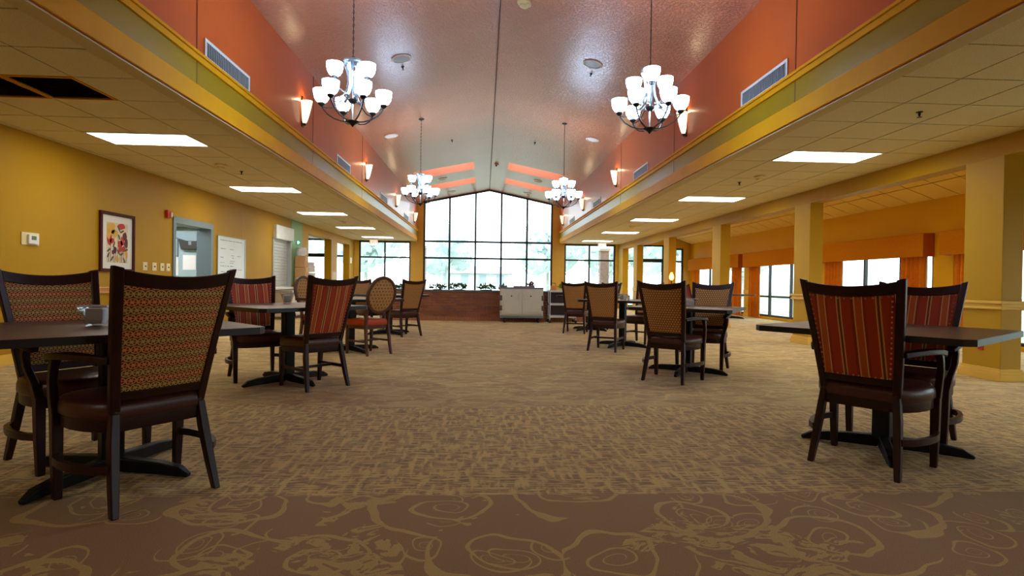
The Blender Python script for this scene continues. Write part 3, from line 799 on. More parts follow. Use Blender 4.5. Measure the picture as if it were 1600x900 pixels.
boxy('cardboard_box', 16.2, .19, 1.094, .33, .3, .3, cardboard, 'tan cardboard box second from bottom in the counter stack', 'box', 0, 'boxes on the counter')
boxy('cardboard_box', 16.2, .18, 1.398, .28, .28, .32, cardboard, 'tall tan cardboard box topmost of the counter stack', 'box', 0, 'boxes on the counter')
def crumple(name, y, x, z, r, h, label, seed):
    rr = random.Random(seed); m = MB(); rings = []
    for j in range(9):
        zz = h*j/8; q = r*(1.0-.25*abs(j/8-.35)); rings.append([(q*math.cos(2*PI*k/18)*rr.uniform(.78, 1.1), q*math.sin(2*PI*k/18)*rr.uniform(.78, 1.1), zz) for k in range(18)])
    m.rings(rings); oo = m.build(name, bag_white, None, smooth=True); oo.location = (XL+x, y, z); return tag(oo, label, 'bag', 'white bags on the counter')
crumple('paper_bag', 16.62, .3, .75, .18, .5, 'white crumpled bag standing on counter right of the cardboard boxes', 2)
crumple('paper_bag', 16.6, .3, 1.26, .15, .3, 'white crumpled bag resting on top of the lower white bag', 5)
crumple('paper_bag', 16.2, .18, 1.724, .16, .24, 'white crumpled bag lying on the topmost cardboard box', 8)
crumple('paper_bag', 15.98, .44, .75, .09, .3, 'small white crumpled bag in front of the stacked cardboard boxes', 11)
o = tag(empty('indicator_lamp', (XL+.006, 16.3, 2.12)), 'small glowing green indicator lamp on the green strip of left wall', 'lamp')
MB().box(0, .03, -.05, .05, -.05, .05).build('housing', white_plastic, o, bevel=.004); MB().ball((.045, 0, 0), .032, 10, 6).build('lens', MATS['green_lamp_lit'], o, smooth=True)
# dark wall bracket seen left of the nearest chair
o = tag(empty('hand_sanitizer', (XL, 8.55, .62)), 'black dispenser with white drip tray on mustard wall below the floral print', 'dispenser')
MB().prism([(0, 0), (.11, .02), (.11, .22), (.08, .3), (0, .3)], -.07, .07, 'y').build('body', rubber, o, bevel=.006)
MB().box(0, .13, -.06, .06, -.06, -.025).build('drip_tray', white_plastic, o, bevel=.004)
o = tag(MB().box(XL, XL+.006, 22.72, 22.98, 1.75, 1.98).build('paper_notice', paper), 'white paper notice on left wall beside the last opening', 'notice')
o = tag(MB().box(XL, XL+.006, 20.05, 20.6, .95, 1.35).build('paper_notice', plain('beige_notice', (214, 190, 160), .7)), 'beige posted notice on the pier between left wall openings', 'notice')

# ================================================================== NAVE FITTINGS
def sconce(x, y, s, label):
    o = tag(empty('wall_sconce', (x, y, 3.40)), label, 'wall sconce', 'nave wall sconces')
    MB().box(0, s*.022, -.045, .045, 0, .46).build('backplate', plain('sconce_bronze', (60, 40, 26), .4, .5) if 'sconce_bronze' not in MATS else MATS['sconce_bronze'], o, bevel=.004)
    m = MB(); rs = []
    for j in range(9):
        t = j/8; r = .035+.085*t**.7; zz = .05+.35*t
        rs.append([(s*(.018+max(0, r*1.15*math.sin(PI*k/10))), -r*math.cos(PI*k/10), zz+(.0 if j < 8 else .03*math.sin(PI*k/10)-.03)) for k in range(11)])
    m.rings(rs, cap=False).build('shade', MATS['sconce_glass_lit'], o, smooth=True)
    MB().box(0, s*.06, -.02, .02, .02, .06).build('finial', MATS['sconce_bronze'], o, bevel=.006)
    l = bpy.data.lights.new('sconce_bulb', 'POINT'); l.energy = 3.5; l.color = (1, .74, .42); l.shadow_soft_size = .03
    b = bpy.data.objects.new('sconce_bulb', l); COL.objects.link(b); b.parent = o; b.location = (s*.07, 0, .40)
SY = [8.69, 13.3, 17.8, 22.3]
for side, x, s in (('left', BL, 1), ('right', BR, -1)):
    for k, y in enumerate(SY):
        sconce(x, y, s, 'lit half-cone glass sconce, %s along the %s orange nave wall' % (['nearest', 'second', 'third', 'farthest'][k], side))
def vent(x, y0, y1, s, label):
    o = tag(empty('wall_vent', (x, (y0+y1)/2, 3.35)), label, 'wall vent', 'nave wall vents'); a = (y1-y0)/2; h = .105; f = .032
    m = MB(); m.box(0, s*.014, -a, a, h-f, h); m.box(0, s*.014, -a, a, -h, -h+f); m.box(0, s*.014, -a, -a+f, -h+f, h-f); m.box(0, s*.014, a-f, a, -h+f, h-f)
    m.build('frame', vent_white, o, bevel=.003)
    MB().box(0, s*.003, -a+f, a-f, -h+f, h-f).build('backing', plain('vent_shadow', (60, 64, 68), .7, var=0) if 'vent_shadow' not in MATS else MATS['vent_shadow'], o)
    m = MB(); n = 26
    for q in range(n):
        yy = -a+f+(q+.5)*(2*a-2*f)/n; m.box(s*.003, s*.011, yy-.011, yy+.009, -h+f, h-f)
    m.build('louvres', vent_grey, o)['kind'] = 'stuff'
for side, x, s in (('left', BL, 1), ('right', BR, -1)):
    for k, (a, b) in enumerate([(5.71, 6.77), (10.69, 11.75), (15.12, 16.18), (19.6, 20.66)]):
        vent(x, a, b, s, 'white louvred supply vent, %s along the %s orange nave wall' % (['nearest', 'second', 'third', 'farthest'][k], side))
# round ceiling fittings on the vault
def on_vault(name, x, y, label, cat, group=None):
    a = math.atan(SL)*(-1 if x < RX else 1)
    o = tag(empty(name, (x, y, roof_z(x)), 0), label, cat, group); o.rotation_euler = (0, a, 0); return o
lit_lens = plain('white_lens', (236, 238, 240), .3, var=0)
grille_m = plain('grey_speaker_grille', (170, 180, 188), .5, var=.1, vscale=60)
for x, y, lens, label in ((-1.4, 9.1, 0, 'round ceiling speaker with white ring, left slope near the nearest chandelier'), (1.75, 9.07, 0, 'round ceiling speaker with white ring, right slope near the nearest chandelier'),
                          (-2.26, 13.26, 1, 'round white recessed light low on left slope beyond the near chandelier'), (2.56, 13.16, 1, 'round white recessed light low on right slope beyond the near chandelier'),
                          (-1.5, 19.4, 0, 'round ceiling speaker on left slope between the skylight slots'), (1.85, 19.4, 0, 'round ceiling speaker on right slope between the skylight slots'),
                          (-1.35, 22.3, 0, 'round ceiling speaker on left slope close to the gable window'), (1.7, 22.3, 0, 'round ceiling speaker on right slope close to the gable window')):
    o = on_vault('recessed_light' if lens else 'ceiling_speaker', x, y, label, 'recessed light' if lens else 'ceiling speaker', 'round vault fittings')
    MB().lathe([(.16, 0), (.165, -.012), (.135, -.02), (.13, -.006)], 28, cap=False).build('ring', white_paint, o, smooth=True)
    MB().lathe([(.001, -.012), (.132, -.008)], 28, cap=False).build('lens' if lens else 'grille', lit_lens if lens else grille_m, o)
def sprinkler(o):
    MB().lathe([(.03, 0), (.03, -.006), (.012, -.01), (.012, -.03), (.004, -.045), (.022, -.05), (.022, -.053)], 12).build('head', iron, o, smooth=True)
for x, y, lab in ((-1.43, 9.44, 'small sprinkler head behind the left-hand speaker on the vault'), (1.8, 9.46, 'small sprinkler head behind the right-hand speaker on the vault'), (-.9, 14.6, 'small sprinkler head halfway along the left slope of vault'), (1.3, 14.6, 'small sprinkler head halfway along the right slope of vault')):
    sprinkler(on_vault('sprinkler', x, y, lab, 'sprinkler', 'vault sprinklers'))
o = on_vault('smoke_detector', .36, 18.2, 'dark smoke detector on vault beside the ridge between the skylights', 'smoke detector')
MB().lathe([(.07, 0), (.07, -.03), (.03, -.05)], 16).build('body', cardboard, o, smooth=True); MB().lathe([(.03, -.05), (.02, -.09)], 10).build('sensor', iron, o, smooth=True)
o = on_vault('smoke_detector', .51, 7.65, 'cream smoke detector on the vault at the top edge of picture', 'smoke detector')
MB().lathe([(.1, 0), (.1, -.03), (.06, -.05), (.06, -.07), (.02, -.08)], 18).build('body', ivory, o, smooth=True); MB().ball((.05, -.05, -.06), .035, 10, 6).build('sensor', ivory, o, smooth=True)
for x, y, lab in ((-3.96, 8.46, 'cream smoke detector on left tiled ceiling between the first two light panels'), (4.26, 8.36, 'cream smoke detector on right tiled ceiling between the first two light panels'), (-4.06, 16.1, 'cream smoke detector on left tiled ceiling before the fourth light panel'), (4.3, 15.9, 'cream smoke detector on right tiled ceiling before the fourth light panel')):
    o = tag(empty('smoke_detector', (x, y, HC)), lab, 'smoke detector')
    MB().lathe([(.085, 0), (.085, -.02), (.06, -.04)], 16).build('base', ivory, o, smooth=True); MB().lathe([(.055, -.04), (.05, -.065), (.02, -.075)], 14).build('sensor', ivory, o, smooth=True)
for x, y, lab in ((-3.87, 8.95, 'sprinkler head on left tiled ceiling just past the smoke detector'), (4.19, 8.9, 'sprinkler head on right tiled ceiling just past the smoke detector'), (4.21, 5.16, 'sprinkler head on right tiled ceiling nearest the camera')):
    sprinkler(tag(empty('sprinkler', (x, y, HC)), lab, 'sprinkler', 'side ceiling sprinklers'))

# chandeliers
def make_chandelier():
    o = empty('chandelier')   # origin at the bottom finial
    body = MB().lathe([(.004, 0), (.012, .012), (.03, .03), (.07, .05), (.075, .06), (.03, .07)], 18).build('hub', iron, o, smooth=True)
    MB().lathe([(.02, .255), (.05, .28), (.055, .30), (.02, .31)], 16).build('lower_collar', iron, o, smooth=True)
    MB().lathe([(.1, .70), (.105, .715), (.1, .73), (.06, .738), (.06, .70)], 22, cap=False).build('top_ring', nickel, o, smooth=True)
    MB().tube([(0, 0, .06), (0, 0, .74)], .008, 8).build('stem', nickel, o)
    for k in range(6):
        a = 2*PI*k/6+.3; c, s = math.cos(a), math.sin(a)
        pr = [(.088, .705), (.1, .675), (.075, .63), (.055, .56), (.052, .49), (.065, .41), (.1, .34), (.15, .30), (.165, .315)]
        MB().sweep([(r*c, r*s, z) for r, z in pr], .034, .009, up=(c, s, .25)).build('strap', nickel, o, smooth=True)
    def shade(parent, r, a, z):
        c, s = math.cos(a), math.sin(a); x, y = r*c, r*s
        MB().lathe([(.012, -.03), (.034, -.012), (.038, .006), (.03, .012)], 12, (x, y, z)).build('cup', iron, parent, smooth=True)
        MB().lathe([(.03, .008), (.058, .03), (.078, .065), (.088, .11), (.09, .15), (.086, .15), (.083, .11), (.072, .066), (.05, .03), (.02, .014)], 16, (x, y, z)).build('shade', MATS['opal_shade_lit'], parent, smooth=True)
    for k in range(6):
        a = 2*PI*k/6; c, s = math.cos(a), math.sin(a)
        pr = [(.05, .055), (.12, .06), (.2, .085), (.27, .13), (.32, .19), (.335, .225)]
        m = MB(); m.sweep([(r*c, r*s, z) for r, z in pr], .014, .012)
        pr2 = [(.335, .215), (.29, .2), (.23, .205), (.17, .24), (.1, .30)]
        m.sweep([(r*c, r*s, z) for r, z in pr2], .009, .009)
        arm = m.build('arm', iron, o, smooth=True); shade(arm, .335, a, .245)
    for k in range(3):
        a = 2*PI*k/3+PI/2; c, s = math.cos(a), math.sin(a)
        pr = [(.06, .36), (.11, .37), (.16, .40), (.195, .45), (.2, .48)]
        arm = MB().sweep([(r*c, r*s, z) for r, z in pr], .012, .012).build('arm', nickel, o, smooth=True); shade(arm, .2, a, .505)
    MB().tube([(.02*math.cos(t_), 0, .755+.02*math.sin(t_)) for t_ in [2*PI*i/10 for i in range(10)]], .004, 6, closed=True).build('loop', iron, o)
    return o
def hang(o, x, y, near, label):
    o.location = (x, y, 2.715); tag(o, label, 'chandelier', 'nine-light chandeliers'); zc = roof_z(x)-2.715
    MB().lathe([(.065, 0), (.065, -.012), (.03, -.03), (.012, -.035)], 18, (0, 0, zc)).build('canopy', iron, o, smooth=True)
    n = int((zc-.79)/.036)
    m = MB()
    for i in range(n):
        z = .79+i*.036; ax = i % 2
        pts = [((.008*math.cos(t_) if ax else 0), (0 if ax else .008*math.cos(t_)), z+.022*math.sin(t_)) for t_ in [2*PI*k/8 for k in range(8)]]
        m.tube(pts, .0028, 4, closed=True)
    m.build('chain', iron, o)['kind'] = 'stuff'
    MB().tube([(0, 0, .76), (0, 0, zc)], .0025, 5).build('cord', rubber, o)
CHS = [(-1.47, 6.15, 0.03, 'nine-light chandelier with glowing opal bowls, nearer on the left slope'), (1.83, 6.1, .84, 'nine-light chandelier with glowing opal bowls, nearer on the right slope'),
       (-1.45, 12.4, .0, 'nine-light chandelier with glowing opal bowls, farther on the left slope'), (1.78, 12.45, .9, 'nine-light chandelier with glowing opal bowls, farther on the right slope')]
proto = make_chandelier(); others = [copy_tree(proto) for _ in range(3)]
for (x, y, rz, lab), o in zip(CHS, [proto]+others):
    hang(o, x, y, True, lab); o.rotation_euler = (0, 0, rz)
# exit signs
for x, y, lab in ((-4.5, 22.6, 'lit exit sign hanging from ceiling before the left end window'), (4.8, 22.3, 'lit exit sign hanging from ceiling before the right end window')):
    o = tag(empty('exit_sign', (x, y, HC)), lab, 'exit sign', 'hanging exit signs')
    MB().box(-.17, .17, -.025, .025, -.26, -.03).build('housing', white_plastic, o, bevel=.005); MB().box(-.03, .03, -.02, .02, -.03, 0).build('mount', white_plastic, o)
    MB().box(-.155, .155, -.029, -.025, -.245, -.045).build('face', MATS['exit_face_lit'], o)
    cu = bpy.data.curves.new('lettering', 'FONT'); cu.body = 'EXIT'; cu.size = .17; cu.align_x = 'CENTER'; cu.align_y = 'CENTER'; cu.extrude = .001
    cu.materials.append(red_plastic); tmp = bpy.data.objects.new('lettering', cu); me = bpy.data.meshes.new_from_object(tmp); bpy.data.objects.remove(tmp); t_ = bpy.data.objects.new('lettering', me); COL.objects.link(t_); t_.parent = o; t_.location = (0, -.031, -.145); t_.rotation_euler = (PI/2, 0, 0)

# ================================================================== PLANTER, CARTS
PY, PX0, PX1, PH = 14.7, -2.75, 3.1, .815
pl = tag(empty('brick_planter', (0.2, PY, 0)), 'long low red brick planter wall with dark cap across far end', 'planter')
MB().box(PX0-.2+.012, PX1-.2-.012, .012, .8, 0, PH-.05).build('core', mortar, pl)
bw, bh, jt = .2, .0585, .0115
bme = {i: MB().box(-bw/2, bw/2, -.005, .09, 0, bh).mesh('brick', bricks_m[i]) for i in range(4)}
sme = MB().box(-bh/2, bh/2, -.012, .09, 0, .115).mesh('soldier_brick', soldier_m)
rr = random.Random(11); z = .125; row = 0
while z+bh < PH-.05:
    x = PX0+(0 if row % 2 else -(bw+jt)/2)
    while x < PX1:
        a, b = max(x, PX0), min(x+bw, PX1)
        if b-a > .195: inst('brick', bme[rr.randrange(4)], pl, ((a+b)/2-.2, rr.uniform(-.003, .002), z))
        elif b-a > .03: MB().box(a-.2, b-.2, -.005, .09, z, z+bh).build('brick', bricks_m[rr.randrange(4)], pl)
        x += bw+jt
    z += bh+jt; row += 1
x = PX0+bh/2
while x < PX1: inst('soldier_brick', sme, pl, (x-.2, rr.uniform(-.004, .002), 0)); x += bh+.017
MB().box(PX0-.23, PX1-.17, -.03, .83, PH-.05, PH).build('cap', cap_stone, pl, bevel=.006)
def leaves(m, n, rx, ry, h, ls, seed, z0=0, droop=0):
    r = random.Random(seed)
    for _ in range(n):
        a = r.uniform(0, 2*PI); q = r.random()**.5; zz = z0+h*r.random()*(1-.5*q)
        c = Vector((rx*q*math.cos(a), ry*q*math.sin(a), zz)); d = Vector((r.uniform(-1, 1), r.uniform(-1, 1), r.uniform(-.2, 1))).normalized()
        e = d.cross(Vector((r.uniform(-1, 1), r.uniform(-1, 1), r.uniform(-1, 1)))).normalized()*ls*.3; l = ls*r.uniform(.6, 1.2)
        m.add([c, c+d*l*.5+e, c+d*l, c+d*l*.5-e], [(0, 1, 2, 3)])
    return m
for k, (x, rx, h) in enumerate(((-1.25, .2, .13), (-.68, .26, .15), (.05, .24, .14), (.5, .1, .12), (-2.3, .3, .08))):
    o = empty('planter_plant', (x, PY+.22, PH)); tag(o, 'small dark green plant tuft on brick planter, %s from its left end' % ['second', 'third', 'fourth', 'fifth', 'first'][k], 'plant', 'plants on the brick planter')
    leaves(MB(), 70, rx*.9, .12, h, .1, 20+k, .035).build('foliage', leaf_dark, o); MB().lathe([(rx*.6, 0), (rx*.7, .012), (rx*.3, .02)], 10).build('soil', soil, o)

# cream service cart
o = tag(empty('service_cart', (.98, 14.2, 0)), 'cream two-door service cart with dark latches in front of the planter', 'cart')
MB().box(-.56, .56, 0, .4, .18, .88).build('body', cart_cream, o, bevel=.012)
for s in (-1, 1):
    d = MB(); x0, x1 = (-.535, -.012) if s < 0 else (.012, .535)
    d.box(x0, x1, -.02, 0, .22, .87); dd = d.build('door', cart_cream, o, bevel=.006)
    p = MB(); p.box(x0+.07, x1-.07, -.028, -.02, .27, .8); p.build('panel', cart_cream, dd, bevel=.006)
    MB().lathe([(.018, 0), (.018, .01), (.008, .02)], 12, (0, 0, 0)).build('lock', rubber, dd).matrix_local = Matrix.Translation((s*.25-.02, -.028, .69)) @ Matrix.Rotation(PI/2, 4, 'X')
    for z in (.38, .64): MB().box(s*.56-.05*(s > 0)-.02*(s < 0), s*.56+.05*(s < 0)+.02*(s > 0), -.03, .03, z-.065, z+.065).build('hinge', cart_dark, o, bevel=.006)
    MB().box(s*.08-.015, s*.08+.015, -.05, -.02, .62, .76).build('handle', cart_cream, o, bevel=.006)
m = MB(); m.box(-.57, .57, -.02, .42, .88, .915); m.build('top', cart_grey, o, bevel=.006)
m = MB(); m.box(-.58, -.5, -.02, .42, .915, .98); m.build('push_handle', cart_grey, o, bevel=.01)
MB().box(-.57, .57, -.01, .41, .12, .18).build('base', cart_grey, o, bevel=.01)
for x in (-.44, .44):
    for y in (.06, .34):
        c = MB().box(x-.02, x+.02, y-.02, y+.02, .075, .12).build('caster', rubber, o); MB().tube([(x-.02, y, .055), (x+.02, y, .055)], .055, 14).build('wheel', rubber, c)
o = tag(empty('serving_tray', (1.0, 14.38, .915)), 'brownish serving tray lying on the cream cart', 'tray')
MB().box(-.22, .3, -.14, .14, 0, .012).build('base', plain('rose_tray', (164, 124, 112), .5), o); m = MB(); m.box(-.23, .31, -.15, -.14, 0, .035); m.box(-.23, .31, .14, .15, 0, .035); m.box(-.23, -.22, -.14, .14, 0, .035); m.box(.3, .31, -.14, .14, 0, .035); m.build('rim', plain('rose_tray_rim', (150, 108, 100), .5), o)
o = tag(empty('dried_arrangement', (1.22, 14.34, .93)), 'small dark reddish dried arrangement on the tray of cream cart', 'plant')
leaves(MB(), 60, .1, .06, .1, .08, 71, .02).build('foliage', plain('dusky_red_leaf', (96, 44, 50), .6, var=.3), o); MB().lathe([(.05, 0), (.06, .03), (.05, .04)], 12).build('bowl', iron, o, smooth=True)
# open utility cart
o = tag(empty('utility_cart', (1.98, 14.2, 0)), 'open three-shelf utility cart with silver posts right of cream cart', 'cart')
for z in (.14, .46, .8):
    MB().box(-.28, .42, -.02, .38, z, z+.05).build('shelf', plain('grey_cart_shelf', (206, 208, 204), .45) if z < .2 else MATS['grey_cart_shelf'], o, bevel=.006)
for x in (-.27, .41):
    for y in (-.01, .37):
        p = MB().tube([(x, y, .08), (x, y, .848)], .014, 8).build('post', nickel, o); MB().ball((x, y, .04), .04, 10, 6).build('caster', rubber, p, smooth=True)
m = MB(); m.box(-.24, .38, .36, .37, .19, .8); m.build('back_panel', plain('brown_panel', (72, 56, 52), .6), o)
o = tag(empty('wooden_caddy', (1.68, 14.32, .85)), 'orange-tan wooden caddy with dark handle between the two carts', 'caddy')
o.location.x = 1.81
MB().box(-.08, .07, -.1, .1, 0, .12).build('body', plain('caddy_wood', (206, 140, 74), .5), o, bevel=.005); MB().tube([(-.07, 0, .11), (-.06, 0, .19), (.05, 0, .19), (.06, 0, .11)], .008, 8).build('handle', iron, o)
o = tag(empty('potted_herb', (2.17, 14.38, .85)), 'bright green leafy plant on top shelf of the utility cart', 'plant')
leaves(MB(), 160, .2, .12, .14, .09, 33, .04).build('foliage', plain('bright_leaf', (120, 176, 52), .5, var=.3), o); MB().lathe([(.12, 0), (.16, .06), (.15, .06)], 14).build('tray', white_plastic, o, smooth=True)

# ================================================================== TABLES
TT = .77
def make_table():
    o = empty('dining_table'); H, s, c = TT, .565, .045
    poly = [(-s+c, -s), (s-c, -s), (s, -s+c), (s, s-c), (s-c, s), (-s+c, s), (-s, s-c), (-s, -s+c)]
    top = MB().prism(poly, H-.034, H).build('tabletop', laminate, o)
    q = 1.008; m = MB()
    for i in range(8):
        a, b = Vector(poly[i]+(0,)), Vector(poly[(i+1) % 8]+(0,))
        m.add([(a.x, a.y, H-.036), (b.x, b.y, H-.036), (b.x, b.y, H-.001), (a.x, a.y, H-.001), (a.x*q, a.y*q, H-.036), (b.x*q, b.y*q, H-.036), (b.x*q, b.y*q, H-.001), (a.x*q, a.y*q, H-.001)],
              [(4, 5, 6, 7), (3, 7, 6, 2), (0, 1, 5, 4)])
    m.build('edge_band', edge_black, o)
    m = MB(); m.lathe([(.05, .09), (.05, .72)], 4); 
    MB().box(-.05, .05, -.05, .05, .06, .72).build('pedestal', black_metal, o, bevel=.008)
    MB().prism([(-.28, -.05), (.28, -.05), (.28, .05), (-.28, .05)], .722, .745).build('support_plate', black_metal, o)
    for k in range(4):
        a = PI/4+k*PI/2; cx, sy = math.cos(a), math.sin(a)
        MB().sweep([(cx*.03, sy*.03, .05), (cx*.30, sy*.30, .042), (cx*.40, sy*.40, .032), (cx*.46, sy*.46, .012)], [.06, .054, .05, .03], [.075, .062, .05, .02]).build('foot', black_metal, o, bevel=.008)
    return o
TABLES = [  # x, y, direction of one tabletop corner, direction of one foot (deg), label
    (-1.95, 2.99, 90, 78, 'square dark dining table nearest on the left, between two star-patterned armchairs'),
    (2.55, 3.37, 80, 59, 'square dark dining table nearest on the right, between two striped armchairs'),
    (-1.965, 5.635, 4, 50, 'square dark dining table second on the left, between two striped chairs'),
    (2.39, 6.34, 12, 54, 'square dark dining table second on the right, between two diamond-fabric armchairs'),
    (-1.95, 8.15, 3, 40, 'square dark dining table third on the left, beside the oval-back chairs'),
    (2.3, 9.0, 8, 47, 'square dark dining table third on the right, holding a white glass votive'),
    (-1.85, 10.85, 3, 40, 'square dark dining table fourth on the left, nearest the brick planter'),
    (2.35, 12.1, 10, 42, 'square dark dining table fourth on the right, nearest the carts'),
    (7.75, 17.0, 45, 45, 'dark dining table by the curtained windows in right alcove')]
tp = make_table()
for i, (x, y, a, ft, lab) in enumerate(TABLES):
    o = copy_tree(tp) if i else tp
    o.location = (x, y, 0); o.rotation_euler = (0, 0, R(a-45)); tag(o, lab, 'table', 'square dining tables')
    for ch in o.children:
        if ch.name.startswith('foot'): ch.rotation_euler = (0, 0, R(ft-a))

# ================================================================== CHAIRS  (local: +y forward, x across, origin between the rear feet)
HB, H0 = 1.065, .455
def back_fn(w0=.205, w1=.262, dip=.036, bow=.03, y0=.085, y1=-.075):
    def f(s, t):
        w = w0+(w1-w0)*t; z = H0+(HB-H0)*t - dip*(1-s*s)*max(0, t)**2
        y = y0+(y1-y0)*(t**1.15 if t > 0 else t) + bow*(s*s-1)*min(1, .35+max(0, t))
        return (s*w, y, z)
    return f
def make_chair(kind, fabric, nails, name):
    o = empty(name); arm = kind == 'arm'
    f = back_fn()
    sw = .04
    ls = lambda t: 1-sw/(.205+.057*t)
    # back frame: stiles, crest, lower rail
    m = MB(); th = .036
    for s in (-1, 1):
        if s < 0: m.patch(f, -1, lambda t: -ls(t), -.06, 1.012, th, 2, 10)
        else: m.patch(f, lambda t: ls(t), 1, -.06, 1.012, th, 2, 10)
    m.patch(f, lambda t: -ls(t)-.02, lambda t: ls(t)+.02, .89, 1.0, th*.85, 12, 2)
    m.patch(f, lambda t: -ls(t)-.02, lambda t: ls(t)+.02, .045, .115, th*.85, 10, 1)
    m.build('back_frame', wood, o, smooth=True, bevel=.006)
    e = .0
    MB().patch(f, lambda t: -ls(t)+e, lambda t: ls(t)-e, .105, .9, .022, 14, 14, bulge=.009).build('back_panel', fabric, o, smooth=True)
    if nails:
        m = MB()
        for side in (-1, 1):
            for i in range(17):
                t = .125+.75*i/16; p = Vector(f(side*(ls(t)-.045), t))
                for q in (-1, 1): m.ball(p+Vector((0, q*.021, 0)), .006, 5, 3)
        for i in range(12):
            for t in (.125, .875):
                s_ = -(ls(t)-.045)+2*(ls(t)-.045)*(i+.5)/12; p = Vector(f(s_, t))
                for q in (-1, 1): m.ball(p+Vector((0, q*.021, 0)), .006, 5, 3)
        m.build('nailheads', nail, o)['kind'] = 'stuff'
    # rear legs: splayed
    for s in (-1, 1):
        MB().loft([(s*.218, .0, 0, .03, .036), (s*.208, .03, .12, .036, .042), (s*.194, .07, .30, .04, .046), (s*.183, .087, .43, .036, .037)]).build('leg', wood, o, bevel=.005)
    fw = .262 if arm else .225
    yf = .50 if arm else .47
    # seat outline (bell shape)
    outl = []
    if arm: half = [(.185, .07), (.225, .12), (.262, .2), (.282, .30), (.28, .40), (.25, .485), (.19, .53), (.1, .55)]
    else: half = [(.185, .07), (.2, .12), (.225, .25), (.24, .38), (.235, .46), (.2, .505), (.1, .52)]
    outl = half + [(-x, y) for x, y in reversed(half)]
    def ring(k, z): 
        cx, cy = 0, .3
        return [(cx+(x-cx)*k, cy+(y-cy)*k, z) for x, y in outl]
    MB().rings([ring(.955, .345), ring(.965, .352), ring(.965, .405)]).build('seat_rail', wood, o, smooth=True)
    MB().rings([ring(.97, .40), ring(1.0, .412), ring(1.0, .445), ring(.985, .465), ring(.93, .478), ring(.75, .486), ring(.4, .489)]).build('seat', leather, o, smooth=True)
    # front legs
    for s in (-1, 1):
        if arm: MB().loft([(s*.262, .455, 0, .034, .034), (s*.266, .452, .2, .042, .042), (s*.268, .45, .41, .046, .046)]).build('leg', wood, o, bevel=.005)
        else: MB().loft([(s*.205, .475, 0, .03, .03), (s*.208, .465, .2, .038, .04), (s*.21, .455, .38, .044, .046)]).build('leg', wood, o, bevel=.005)
    if arm:
        for s in (-1, 1):
            m = MB()
            m.loft([(s*.27, .45, .40, .044, .044), (s*.285, .435, .48, .034, .036), (s*.3, .40, .56, .032, .034), (s*.3, .385, .62, .034, .036), (s*.292, .385, .668, .04, .044)])
            m.sweep([(s*.224, .04, .665), (s*.25, .1, .672), (s*.278, .2, .678), (s*.296, .32, .675), (s*.298, .42, .662), (s*.292, .46, .645)], [.03, .038, .05, .056, .054, .04], [.03, .03, .03, .03, .028, .022])
            m.build('armrest', wood, o, smooth=True, bevel=.004)
            MB().sweep([(s*.215, .04, .2), (s*.262, .1, .2), (s*.292, .2, .2), (s*.302, .29, .2), (s*.294, .38, .2), (s*.266, .455, .2)], .024, .036).build('stretcher', wood, o, smooth=True)
    else:
        for s in (-1, 1): MB().sweep([(s*.212, .04, .19), (s*.207, .46, .19)], .02, .03).build('stretcher', wood, o)
        MB().sweep([(-.2, .25, .19), (.2, .25, .19)], .02, .026).build('stretcher', wood, o)
    return o
def make_oval_chair(name):
    o = empty(name); n = 28; cz, rx, rz = .83, .225, .24
    def P(a, k=1.0): return (rx*k*math.cos(a), .04-.12*((cz+rz*k*math.sin(a))-.5)/.55, cz+rz*k*math.sin(a))
    MB().sweep([P(2*PI*i/n) for i in range(n)], .04, .038, up=(0, 1, .2), closed=True).build('back_frame', wood_mid, o, smooth=True, bevel=.006)
    F = [P(2*PI*i/n, .97) for i in range(n)]
    rs = [[Vector(P(2*PI*i/n, k))+Vector((0, d, 0)) for i in range(n)] for k, d in ((.05, -.024), (.5, -.022), (.8, -.016), (.95, -.006), (.95, .006), (.8, .016), (.5, .022), (.05, .024))]
    MB().rings(rs).build('back_panel', dot_fabric, o, smooth=True)
    for s in (-1, 1):
        MB().loft([(s*.2, 0, 0, .028, .032), (s*.196, .03, .15, .034, .036), (s*.188, .06, .42, .038, .042), (s*.185, .045, .56, .036, .038), (s*.195, .02, .7, .03, .034)]).build('leg', wood_mid, o, bevel=.004)
        MB().loft([(s*.2, .47, 0, .028, .028), (s*.204, .46, .2, .036, .036), (s*.206, .455, .4, .042, .042)]).build('leg', wood_mid, o, bevel=.004)
        MB().sweep([(s*.2, .04, .19), (s*.203, .46, .19)], .02, .026).build('stretcher', wood_mid, o)
    MB().sweep([(-.2, .25, .19), (.2, .25, .19)], .02, .026).build('stretcher', wood_mid, o)
    half = [(.18, .05), (.205, .2), (.235, .4), (.22, .47), (.1, .5)]; outl = half+[(-x, y) for x, y in reversed(half)]
    ring = lambda k, z: [((x)*k, .27+(y-.27)*k, z) for x, y in outl]
    MB().rings([ring(.95, .36), ring(.96, .42)]).build('seat_rail', wood_mid, o)
    MB().rings([ring(.97, .415), ring(1, .43), ring(1, .47), ring(.96, .49), ring(.7, .5)]).build('seat', orange_seat, o, smooth=True)
    return o
G = 'dining chairs'
KINDS = {'star': lambda: make_chair('arm', star_fabric, False, 'dining_armchair'), 'stripe_arm': lambda: make_chair('arm', stripe_fabric, True, 'dining_armchair'),
         'stripe': lambda: make_chair('side', stripe_fabric, True, 'dining_chair'), 'gold_arm': lambda: make_chair('arm', gold_fabric, False, 'dining_armchair'),
         'gold': lambda: make_chair('side', gold_fabric, False, 'dining_chair'), 'oval': lambda: make_oval_chair('oval_back_chair'),
         'burgundy': lambda: make_chair('side', burgundy, False, 'dining_chair')}
